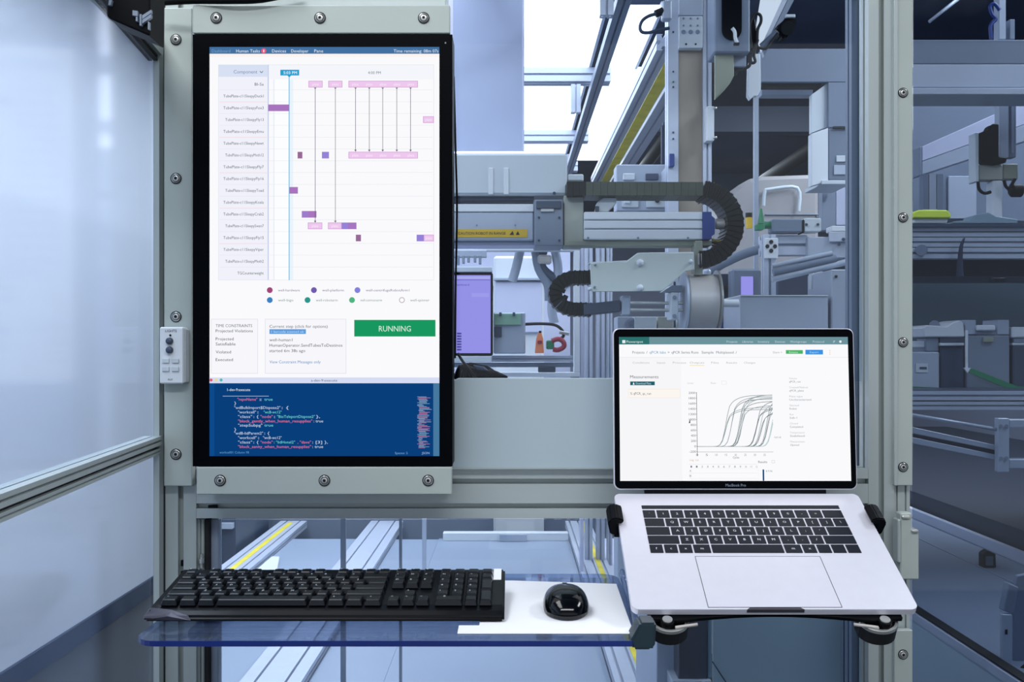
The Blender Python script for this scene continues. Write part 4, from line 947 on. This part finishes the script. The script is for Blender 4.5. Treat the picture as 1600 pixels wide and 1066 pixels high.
part(du, 'front_panel', M['bgrey'], 1190, 76, 1332, 128, 3.6, .05)
part(du, 'soffit', M['mgrey'], 1190, 136, 1270, 149, 3.75, .05)
ppart(du, 'side_leg', M['offw'], [(1268, 148), (1294, 129), (1294, 198), (1268, 208)], 3.62, .03)
part(du, 'right_leg', M['bgrey'], 1294.5, 128.5, 1332, 199, 3.6, .05)
part(du, 'gap', M['dark'], 1190, 128.5, 1284, 135, 3.62, .05)
hb = thing('hanging_cabinet', 'white cabinet with small label hanging beside the right post', 'cabinet')
ppart(hb, 'side', M['white'], [(1268, 209), (1294, 200), (1294, 283), (1268, 291)], 3.45, .04)
part(hb, 'front', M['bgrey'], 1294.5, 201, 1330, 281, 3.45, .15, .003)
part(hb, 'label', M['offw'], 1307, 243, 1327, 253, 3.445, .004); 
part(hb, 'second_label', M['lgrey'], 1303, 258, 1328, 273, 3.445, .004)
part(hb, 'base', M['offw'], 1284, 281.5, 1330, 288, 3.44, .2); part(hb, 'slot', M['dark'], 1302, 197, 1330, 201, 3.44, .01)
part(hb, 'lower_leg', M['mgrey'], 1285, 288.5, 1306, 360, 3.66, .05); part(hb, 'lower_panel', M['lav'], 1306.5, 288.5, 1330, 352, 3.66, .05)
hd = thing('hooded_machine', 'large off white machine hood with a rounded shoulder at the back', 'machine')
ppart(hd, 'hood', M['hood'], [(1120, 345), (1132, 312), (1142, 298), (1156, 288), (1172, 279), (1190, 275), (1280, 272), (1281, 1040), (1120, 1040)], 4.6, .6, .02)
MB().tube([W(1193, 322, 4.57), W(1195, 300, 4.57), W(1202, 296, 4.57), W(1246, 294, 4.57), W(1248, 330, 4.57)], .008, 8).build('handle', M['offw'], hd)
part(hd, 'seam', M['mgrey'], 1196, 334, 1284, 336, 4.59, .02)

# conveyor assembly
vy = thing('yellow_valve', 'small yellow valve with a black cap behind the curled chain', 'valve')
MB().cyl(W(1171, 357, 2.6), W(1170, 340, 2.6), .0085, 12).build('body', M['ylab'], vy); MB().cyl(W(1170, 340, 2.6), W(1170, 333, 2.6), .009, 12).build('cap', M['gasket'], vy)
vy = thing('green_nozzle', 'dark green tapered nozzle beside the thin pale pole', 'nozzle')
MB().cyl(W(1189, 350, 2.6), W(1189, 326, 2.6), .009, 12, .003).build('cone', M['green'], vy); part(vy, 'foot', M['green'], 1183, 350, 1194, 359, 2.59, .03)
cyl_ = thing('pneumatic_cylinder', 'grey square cylinder with a pale end block above the conveyor', 'cylinder')
part(cyl_, 'barrel', M['bgrey'], 1207, 342, 1254, 363, 2.6, .05, .003); part(cyl_, 'seal', M['gasket'], 1254.5, 343, 1257, 364, 2.6, .05); part(cyl_, 'end_block', M['offw'], 1257.5, 341, 1283, 362, 2.6, .05, .002)
for x in (1260, 1278): MB().cyl(W(x, 351, 2.6), W(x, 351, 2.595), .004, 8).build('screw_head', M['dgrey'], cyl_)
MB().cyl(W(1194, 352, 2.62), W(1207, 352, 2.62), .01, 12).build('fitting', M['green'], cyl_)
cv = thing('conveyor_frame', 'pale aluminium conveyor frame right of the curled cable chain', 'conveyor')
mb = MB(); a = W(1193, 367, 2.62); b = W(1262, 398, 2.62); ext(mb, 'x', a.x, b.x, 2.65, (a.z+b.z)/2, .05, a.z-b.z, 1, 1); mb.build('front_rail', M['aluin'], cv)
part(cv, 'coupling', M['lgrey'], 1263, 370, 1332, 404, 2.6, .05, .003); part(cv, 'end_plate', M['aluin'], 1296, 362, 1332, 378, 2.59, .008)
for x, y in ((1318, 374), (1325, 374), (1324, 384), (1311, 382)): MB().cyl(W(x, y, 2.59), W(x, y, 2.586), .0045, 8).build('screw_head', M['dgrey'], cv)
part(cv, 'white_block', M['white'], 1300, 353, 1331, 361.5, 2.6, .05)
mb = MB(); ext(mb, 'z', W(0, 512, 2.57).z, W(0, 366, 2.57).z, W(1203, 0, 2.57).x, 2.585, .032, .03, 1, 1); mb.build('leg', M['aluin'], cv)
part(cv, 'leg_plate', M['white'], 1195, 372, 1216, 404, 2.562, .006)
for x, y in ((1205, 378), (1199, 385), (1211, 385), (1205, 392)): MB().cyl(W(x, y, 2.562), W(x, y, 2.558), .0055, 8).build('hole', M['dark'], cv)
for k, (x0, y0, x1, y1, r) in enumerate(((1206, 416, 1300, 396, 4), (1208, 426, 1306, 404, 6), (1206, 437, 1330, 408, 5))):
    mb = MB(); rr_ = r/F*2.5
    mb.cyl(W(x0, y0, 2.5), W(x1, y1, 2.5), rr_, 12); mb.build('slanted_roller', [M['lgrey'], M['bgrey'], M['lgrey']][k], cv)
lw = thing('grey_enclosure_box', 'plain pale grey box directly above the laptop screen', 'box')
part(lw, 'housing', M['lgrey'], 1157, 463, 1294, 1476, 2.45, .2, .002); part(lw, 'top_edge', M['offw'], 1157, 461, 1294, 463, 2.448, .2, 0)
lw = thing('tall_enclosure_box', 'tall pale box between the laptop top corner and the right post', 'box')
part(lw, 'housing', M['lgrey'], 1299, 421, 1331, 1472, 2.46, .2, .003); part(lw, 'keyhole', M['dark'], 1305, 430, 1309, 434, 2.455, .006)
t = thing('blue_tube_arm', 'blue grey tube slanting behind the curled cable chain', 'tube')
MB().tube([W(1108, 425, 2.7), W(1130, 412, 2.7), W(1160, 398, 2.7), W(1192, 388, 2.7)], .013, 12).build('tube', M['bgrey'], t)
part(t, 'elbow', M['lgrey'], 1101, 420, 1112, 432, 2.66, .06, .006)
t = thing('valve_bank', 'dark recess with pale cylinders under the slanted rollers', 'valves')
part(t, 'backing', M['dgrey'], 1216, 428, 1298, 470, 2.8, .03)
for x in (1268, 1281): MB().cyl(W(x, 452, 2.62), W(x, 424, 2.62), .007, 12).build('small_cylinder', M['offw'], t); 
MB().cyl(W(1283, 460, 2.62), W(1283, 453, 2.62), .005, 10).build('tip', M['gasket'], t)
t = thing('lilac_touch_panel', 'small lilac lit panel behind the curled cable chain', 'panel')
part(t, 'housing', M['bgrey'], 1144, 420, 1190, 470, 2.9, .06, .006); part(t, 'display', M['lila'], 1158, 432, 1177, 462, 2.895, .004)
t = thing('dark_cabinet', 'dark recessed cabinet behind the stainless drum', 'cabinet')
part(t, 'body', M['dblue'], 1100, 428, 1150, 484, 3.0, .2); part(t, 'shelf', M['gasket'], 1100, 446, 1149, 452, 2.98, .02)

# ================================================================ DECK BELOW (seen through the lower pane)
dk = thing('machine_deck', 'wide pale deck plate inside the machine under the monitor', 'deck')
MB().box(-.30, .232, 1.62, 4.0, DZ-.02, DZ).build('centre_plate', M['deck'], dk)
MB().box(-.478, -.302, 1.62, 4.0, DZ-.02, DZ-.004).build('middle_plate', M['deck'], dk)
MB().prism([(-.625, 1.76), (-.625, 4.0), (-.90, 4.0), (-.90, 2.54)], XZ, DZ-.02, DZ-.002).build('left_plate', M['deck'], dk)
MB().box(.345, .42, 1.62, 4.0, DZ-.02, DZ).build('right_plate', M['lav'], dk)
def deckrail(x0, x1, lab, tape=None, ht=.03, n=2, ys=1.62):
    t = thing('deck_rail', lab, 'rail'); mb = MB(); ext(mb, 'y', ys, 4.3, (x0+x1)/2, DZ+.0-.01+ht/2-.0, x1-x0, ht, n, 1); mb.build('extrusion', M['aluin'], t)
    if tape: MB().box(*tape, ys, 4.25, DZ+ht-.0098, DZ+ht-.0088).build('tape', M['yellow'], t)
deckrail(.235, .342, 'right deck rail marked with yellow tape', (.298, .315), .03, 3)
deckrail(-.622, -.481, 'broad light rail slanting across the deck left of centre', ys=1.78)
deckrail(-1.02, -.905, 'left deck rail marked with yellow tape', (-.975, -.955), ys=2.9)
t = thing('rear_crossbar', 'bright white crossbar at the rear of the deck', 'rail')
MB().box(-.28, .228, 3.95, 4.0, DZ+.001, DZ+.03).build('bar', M['white'], t); MB().box(-.05, .06, 3.93, 3.949, DZ+.001, DZ+.028).build('block', M['lgrey'], t)
t = thing('rear_skirt', 'mid grey skirt panel behind the deck', 'panel')
MB().box(-1.5, .42, 4.35, 4.38, DZ-.1, DZ+.25).build('panel', M['mgrey'], t)
for k, (x0, x1, Y) in enumerate(((532, 540, 1.75), (623.5, 628, 1.8))):
    mb = MB(); a = W(x0, 0, Y).x; b = W(x1, 0, Y).x; mb.box(a, b, Y, Y+.006, .55, 1.36)
    tag(mb.build('vertical_bar', M['lgrey']), ['thicker left one of two vertical bars behind the keyboard', 'thinner right one of two vertical bars behind the keyboard'][k], 'bar')
t = thing('curved_tray', 'white tray with a curved edge at the left of the deck', 'tray')
a = [(-.89, 2.95), (-.73, 2.95), (-.77, 3.15), (-.86, 3.6), (-.89, 3.6)]
MB().prism(a, XZ, DZ-.001, DZ+.012).build('tray', M['white'], t, bevel=.002)
t = thing('dark_side_unit', 'dark blue unit with pale shelf at the left rear of the deck', 'cabinet')
MB().box(-1.30, -1.05, 3.7, 4.2, .3, 1.0).build('body', M['dgrey'], t); MB().box(-1.3, -1.055, 3.67, 3.698, .82, .84).build('shelf', M['lgrey'], t)
# lower right: pale box, dark column, blue grey panel
t = thing('pale_side_box', 'pale upright box beside the yellow marked deck rail', 'box')
part(t, 'housing', M['lgrey'], 1026, 975, 1056, 1200, 1.80, .3); part(t, 'edge', M['mgrey'], 1053, 975, 1058, 1200, 1.795, .01)
t = thing('steel_column', 'dark stainless column below the left front corner of the laptop', 'column')
part(t, 'body', M['steeld'], 1060, 780, 1105, 1063, 1.75, .1); part(t, 'side', M['teal'], 1105.5, 780, 1112, 1060, 1.752, .1); part(t, 'foot', M['lgrey'], 1050, 1064, 1112, 1100, 1.74, .12)
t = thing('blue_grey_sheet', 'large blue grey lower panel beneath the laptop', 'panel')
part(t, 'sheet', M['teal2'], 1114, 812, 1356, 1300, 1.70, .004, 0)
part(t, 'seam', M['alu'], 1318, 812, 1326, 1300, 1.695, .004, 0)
p0 = W(1113, 1034, 1.69); p1 = W(1134, 1066, 1.69); MB().cyl(p0, p1, .0012, 6).build('wire', M['dgrey'], t)
mb = MB(); ext(mb, 'z', 0, 1.3, W(1336, 0, 1.62).x, 1.63, .03, .03, 1, 1); tag(mb.build('lower_upright', M['bgrey']), 'short bluish upright below the right front corner of the laptop', 'post')

# ================================================================ RIGHT WORKCELL
t = MB().box(W(1427, 0, 1.52).x, 1.46, 1.52, 1.524, .9, 2.2).build('tinted_pane', M['glassr']); tag(t, 'tinted pane right of the screwed right upright', 'pane')
rd = thing('side_deck', 'blue grey side deck sloping away at the lower right', 'deck')
MB().box(.935, 1.42, 1.53, 4.4, .88, .90).build('top', M['bgrey'], rd)
MB().box(.90, .932, 1.2, 4.4, .890, .908).build('edge_rail', M['aluin'], rd); MB().box(.905, .928, 1.2, 4.4, .9085, .912).build('seal', M['gasket'], rd)
MB().box(.905, .925, 1.2, 4.4, 0.0, .889).build('side_panel', M['teal2'], rd)
MB().box(1.421, 1.44, 1.53, 4.4, .85, .93).build('back_rail', M['aluin'], rd); MB().box(1.28, 1.284, 1.53, 4.4, .9005, .902).build('groove', M['mgrey'], rd)
t = thing('black_block', 'small black block on the lower right side deck', 'block')
MB().pp([(1537, 866), (1545, 861), (1556, 866), (1557, 887.5), (1537, 887.5)], 2.66, .03).build('body', M['black'], t, bevel=.002)
MB().pp([(1541, 870), (1552, 870), (1552, 884), (1541, 884)], 2.655, .0045).build('face', M['dgrey'], t)
t = thing('corner_bracket', 'pale folded bracket at the lower right edge of the view', 'bracket')
ppart(t, 'plate', M['lgrey'], [(1566, 960), (1566, 1035), (1582, 1045), (1582, 960)], 1.85, .01); ppart(t, 'fold', M['mgrey'], [(1568, 955), (1577, 912), (1592, 918), (1584, 960)], 1.85, .02)
ppart(t, 'side', M['bgrey'], [(1583, 925), (1590, 900), (1640, 890), (1640, 1060), (1583, 1046)], 1.87, .01); part(t, 'slot', M['dark'], 1571, 984, 1575, 992, 1.848, .002)
MB().tube([W(1590, 1062, 1.83), W(1597, 1045, 1.83), W(1612, 1036, 1.83)], .004, 8).build('lead', M['gasket'], t)
# upper beam and gripper
t = thing('crossbeam', 'wide blue grey beam across the right workcell', 'beam')
part(t, 'body', M['bgrey'], 1405, 62, 1900, 100, 2.5, .1, .002); part(t, 'lower_face', M['lgrey'], 1405, 100.3, 1900, 137, 2.497, .1, .002); part(t, 'flange', M['lgrey'], 1405, 137.3, 1900, 148, 2.48, .12, .002)
t = thing('slanted_beam', 'pale beam rising to the right behind the black gripper', 'beam')
ppart(t, 'upper_face', M['lav'], [(1441, 229), (1640, 140), (1640, 180), (1441, 252)], 3.0, .1); ppart(t, 'lower_face', M['lgrey'], [(1441, 252.5), (1640, 180.5), (1640, 208), (1441, 273)], 3.0, .1)
part(t, 'end_cap', M['mgrey'], 1437.5, 229, 1440.7, 274, 3.0, .1)
t = thing('gripper_unit', 'black gripper head hanging on a vertical column in the right workcell', 'gripper')
part(t, 'column', M['lgrey'], 1562, 148, 1576, 246, 2.7, .03); part(t, 'slide', M['bgrey'], 1576.5, 148, 1588, 246, 2.71, .03)
ppart(t, 'head', M['black'], [(1530, 208), (1545, 202), (1548, 196), (1552, 193), (1561, 194), (1561, 245), (1574, 246), (1572, 254), (1556, 257), (1540, 254), (1530, 246)], 2.66, .035, .002)
part(t, 'left_plate', M['offw'], 1524, 207, 1529.5, 284, 2.66, .04); part(t, 'mount', M['beige'], 1530, 257.5, 1567, 281, 2.68, .04, .002); part(t, 'right_mount', M['olive'], 1567.5, 256, 1591, 280, 2.69, .03, .002)
part(t, 'piston', M['white'], 1551, 282, 1567, 342, 2.68, .04, .003)
for q in (((1528, 284), (1530, 296), (1538, 302), (1548, 300)), ((1569, 282), (1572, 292), (1582, 298)), ((1586, 280), (1580, 290), (1576, 298))): MB().tube([W(x, y, 2.66) for x, y in q], .0045, 8).build('hose', M['black'], t)
MB().lathe([(.012, 0), (.018, .006), (.018, .03), (.010, .034)], W(1578, 298, 2.67), (1, 0, 0), 14).build('motor', M['black'], t)
part(t, 'lever', M['black'], 1537, 148, 1554, 156, 2.66, .02); part(t, 'scale', M['mgrey'], 1580, 150, 1584, 240, 2.705, .004)
t = thing('upper_column', 'pale vertical column with a blue cable above the crossbeam', 'column')
part(t, 'profile', M['lgrey'], 1561, -40, 1572, 61.5, 2.6, .03); part(t, 'side', M['mgrey'], 1578, 30, 1586, 61.5, 2.6, .03)
MB().tube([W(1562, 16, 2.58), W(1554, 6, 2.58), W(1547, 10, 2.58), W(1550, 22, 2.58), W(1556, 30, 2.58), W(1548, 40, 2.58), W(1549, 61, 2.58)], .005, 8).build('cable', M['blue'], t)
MB().cyl(W(1452, 34, 3.4), W(1500, -4, 3.4), .006, 8).build('slanted_rod', M['lgrey'], t)
for k, (x0, x1, lab) in enumerate(((1443, 1451, 'left'), (1452, 1463, 'middle'), (1464, 1474, 'right'))):
    mb = MB(); a = W(x0, 0, 2.9).x; b = W(x1, 0, 2.9).x; mb.box(a, b, 2.9, 2.93, W(0, 350, 2.45).z, W(0, 272, 2.9).z)
    tag(mb.build('support_strut', [M['bgrey'], M['lgrey'], M['mgrey']][k]), lab+' strut of the three below the slanted beam end', 'strut')
t = thing('frosted_backdrop', 'pale frosted panel behind the gripper piston', 'panel')
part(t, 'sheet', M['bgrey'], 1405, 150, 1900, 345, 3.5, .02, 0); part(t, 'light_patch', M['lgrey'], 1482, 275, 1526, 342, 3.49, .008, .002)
bx2 = thing('lidded_box', 'white box with a lime green lid on the workcell shelf', 'box')
ppart(bx2, 'body', M['white'], [(1428, 341), (1482, 341), (1480, 349), (1428, 349)], 2.5, .1, .002); ppart(bx2, 'lid', M['lime'], [(1426, 333), (1436, 328), (1481, 328), (1487, 336), (1486, 341), (1426, 341)], 2.49, .12, .003, 'lime green lid'); part(bx2, 'lid_slot', M['olive'], 1442, 327, 1466, 329.5, 2.495, .03)
t = thing('teal_foot', 'flat teal foot plate under the gripper', 'plate')
ppart(t, 'plate', M['teal'], [(1516, 344), (1524, 336), (1544, 332), (1556, 338), (1590, 343), (1590, 349), (1488, 349), (1490, 346)], 2.56, .06, .001)
t = thing('shelf_rail', 'triple slotted aluminium rail forming the workcell shelf edge', 'rail')
part(t, 'top_plate', M['navy'], 1405, 350, 1900, 354.5, 2.45, .6, 0)
for y0, y1 in ((355, 370), (371, 386), (387, 404)):
    mb = MB(); a = W(1405, y0, 2.46); b = W(1900, y1, 2.46); ext(mb, 'x', a.x, b.x, 2.48, (a.z+b.z)/2, .04, a.z-b.z-.0005, 1, 1); mb.build('extrusion', M['lgrey'], t)
MB().cyl(W(1440, 391, 2.46), W(1440, 391, 2.45), .014, 16).build('cap', M['mgrey'], t)
MB().tube([W(1507, 372, 2.44), W(1502, 385, 2.44), W(1500, 410, 2.44), W(1500, 432, 2.44)], lambda s: .002+.008*s, 8).build('hanging_lead', M['dblue'], t)
t = thing('shelf_backdrop', 'dark blue grey back panel above the row of small devices', 'panel')
part(t, 'upper', M['navy'], 1405, 405, 1900, 432, 2.9, .02, 0); part(t, 'sheet', M['teal'], 1405, 432, 1900, 620, 3.1, .02, 0); part(t, 'bar', M['bgrey'], 1405, 433, 1900, 442, 3.06, .02, 0); part(t, 'clip', M['dgrey'], 1552, 434, 1572, 441, 3.04, .02)
YD = 2.55
t = thing('boxed_device', 'grey boxed device with a white label at the left of the shelf row', 'device')
part(t, 'housing', M['lgrey'], 1405, 550, 1468, 609, YD, .12, .003); part(t, 'top', M['white'], 1405, 533, 1446, 544, YD+.03, .06, .003); part(t, 'shoulder', M['mgrey'], 1447, 528, 1467, 549.5, YD+.02, .06, .002); part(t, 'neck', M['mgrey'], 1405, 544.3, 1446.8, 549.6, YD+.03, .06, 0)
part(t, 'label', M['offw'], 1431, 568, 1450, 582, YD-.002, .0018, 0); part(t, 'print', M['dgrey'], 1437, 573.5, 1448, 577, YD-.003, .0008, 0)
t = thing('lidded_device', 'dark device with a white hinged lid beside the boxed device', 'device')
part(t, 'housing', M['navy'], 1469, 541, 1507, 609, YD+.02, .1, .003); part(t, 'band', M['offw'], 1469, 536, 1507, 540.5, YD+.01, .1)
ppart(t, 'lid', M['white'], [(1442, 512), (1448, 508), (1480, 510), (1488, 504), (1500, 500), (1506, 505), (1508, 527), (1444, 527)], YD+.01, .1, .003); part(t, 'dark_band', M['dgrey'], 1469, 527.5, 1507, 535.5, YD+.015, .1, 0)
MB().lathe([(.014, 0), (.014, .004)], W(1460, 509, YD+.05), (0, -1, 0.25), 16).build('dial', M['mgrey'], t)
t = thing('front_device', 'wide grey device with a white handle in the middle of the shelf row', 'device')
part(t, 'housing', M['mgrey'], 1512, 524, 1578, 609, YD+.01, .12, .003); part(t, 'left_block', M['lgrey'], 1509, 500, 1525, 523, YD+.01, .08); part(t, 'right_block', M['lgrey'], 1558, 500, 1577, 523, YD+.01, .08); part(t, 'handle', M['white'], 1527, 508, 1556, 517, YD, .03, .003); part(t, 'bridge', M['mgrey'], 1525.3, 517.5, 1557.7, 523.5, YD+.01, .06)
part(t, 'latch', M['olive'], 1537, 527, 1553, 535, YD+.002, .007)
t = thing('edge_device', 'dark device with a white top at the right edge of the shelf row', 'device')
part(t, 'housing', M['dgrey'], 1583, 540, 1640, 609, YD+.01, .1, .003); part(t, 'top', M['white'], 1581, 511, 1640, 528, YD+.01, .1, .003); part(t, 'band', M['offw'], 1582, 536, 1640, 540, YD+.01, .1); part(t, 'neck', M['mgrey'], 1584, 528.4, 1640, 535.6, YD+.015, .09)
t = thing('green_strap', 'green strap with a white hook slanting across the shelf devices', 'strap')
ppart(t, 'strap', M['green'], [(1514, 576), (1522, 577), (1590, 604), (1640, 607), (1640, 611), (1582, 611), (1514, 582)], YD-.01, .004, 0); part(t, 'hook', M['white'], 1509, 516, 1513, 578, YD-.012, .006); ppart(t, 'clasp', M['white'], [(1506, 575), (1517, 575), (1512, 583)], YD-.014, .006, 0)
ppart(t, 'tail', M['green'], [(1405, 603), (1466, 606), (1466, 611), (1405, 611)], YD-.01, .004, 0)
t = thing('shelf_front_rail', 'slotted aluminium rail in front of the small devices', 'rail')
for y0, y1 in ((611.5, 626), (628, 641)):
    mb = MB(); a = W(1405, y0, 2.4); b = W(1900, y1, 2.4); ext(mb, 'x', a.x, b.x, 2.46, (a.z+b.z)/2, .1, a.z-b.z, 0, 1); mb.build('extrusion', M['lgrey'], t)
part(t, 'shelf_board', M['dgrey'], 1405, 609.3, 1900, 611, 2.42, .6, 0)
t = thing('slanted_rail', 'pair of slim rails slanting down to a plate at the right edge', 'rail')
for k, (ya, yb, m_) in enumerate(((667, 698, 'lgrey'), (683, 713, 'lgrey'))):
    ppart(t, 'rail', M[m_], [(1405, ya-4), (1562, yb-1), (1562, yb+7), (1405, ya+6)], 2.2, .03, .001)
ppart(t, 'infill', M['dgrey'], [(1405, 674), (1562, 705), (1562, 712), (1405, 680)], 2.215, .02, 0)
part(t, 'plate', M['lgrey'], 1560, 654, 1577, 738, 2.18, .018, .001); part(t, 'upper_arm', M['lgrey'], 1577.3, 656, 1900, 668, 2.185, .03, .001); part(t, 'lower_arm', M['lgrey'], 1577.3, 718, 1900, 732, 2.185, .03, .001)
for y in (666, 716):
    for x in (1564, 1573): MB().cyl(W(x, y, 2.18), W(x, y, 2.176), .004, 8).build('screw_head', M['mgrey'], t)
t = MB().cyl(W(1405, 645, 2.19), W(1562, 672, 2.19), .004, 8); tag(t.build('thin_rail', M['lgrey']), 'thin pale rod above the slanting rails at the right', 'rod')
MB()
t = thing('dark_base_cabinet', 'long dark base cabinet behind the side deck', 'cabinet')
MB().box(1.46, 2.9, 2.65, 6.5, 0.0, .98).build('body', M['dbase'], t)

# ================================================================ finish: put every thing's origin at its base
bpy.context.view_layer.update()
for o in list(bpy.data.objects):
    if o.parent or o.type not in ('EMPTY', 'MESH') or o.get('fixed') or o.get('kind') == 'structure': continue
    if o.type == 'MESH':
        xs = [v.co for v in o.data.vertices]
        if not xs: continue
        b = Vector(((min(v.x for v in xs)+max(v.x for v in xs))/2, (min(v.y for v in xs)+max(v.y for v in xs))/2, min(v.z for v in xs)))
        o.data.transform(Matrix.Translation(-b)); o.location = b
    else:
        pts = []
        for c in o.children_recursive:
            if c.type == 'MESH':
                mw = c.matrix_world
                pts += [mw @ Vector(k) for k in c.bound_box]
        if not pts: continue
        b = Vector(((min(v.x for v in pts)+max(v.x for v in pts))/2, (min(v.y for v in pts)+max(v.y for v in pts))/2, min(v.z for v in pts)))
        o.location = b
        for c in o.children: c.location = Vector(c.location)-b
for o in bpy.data.objects:
    if 'fixed' in o: del o['fixed']
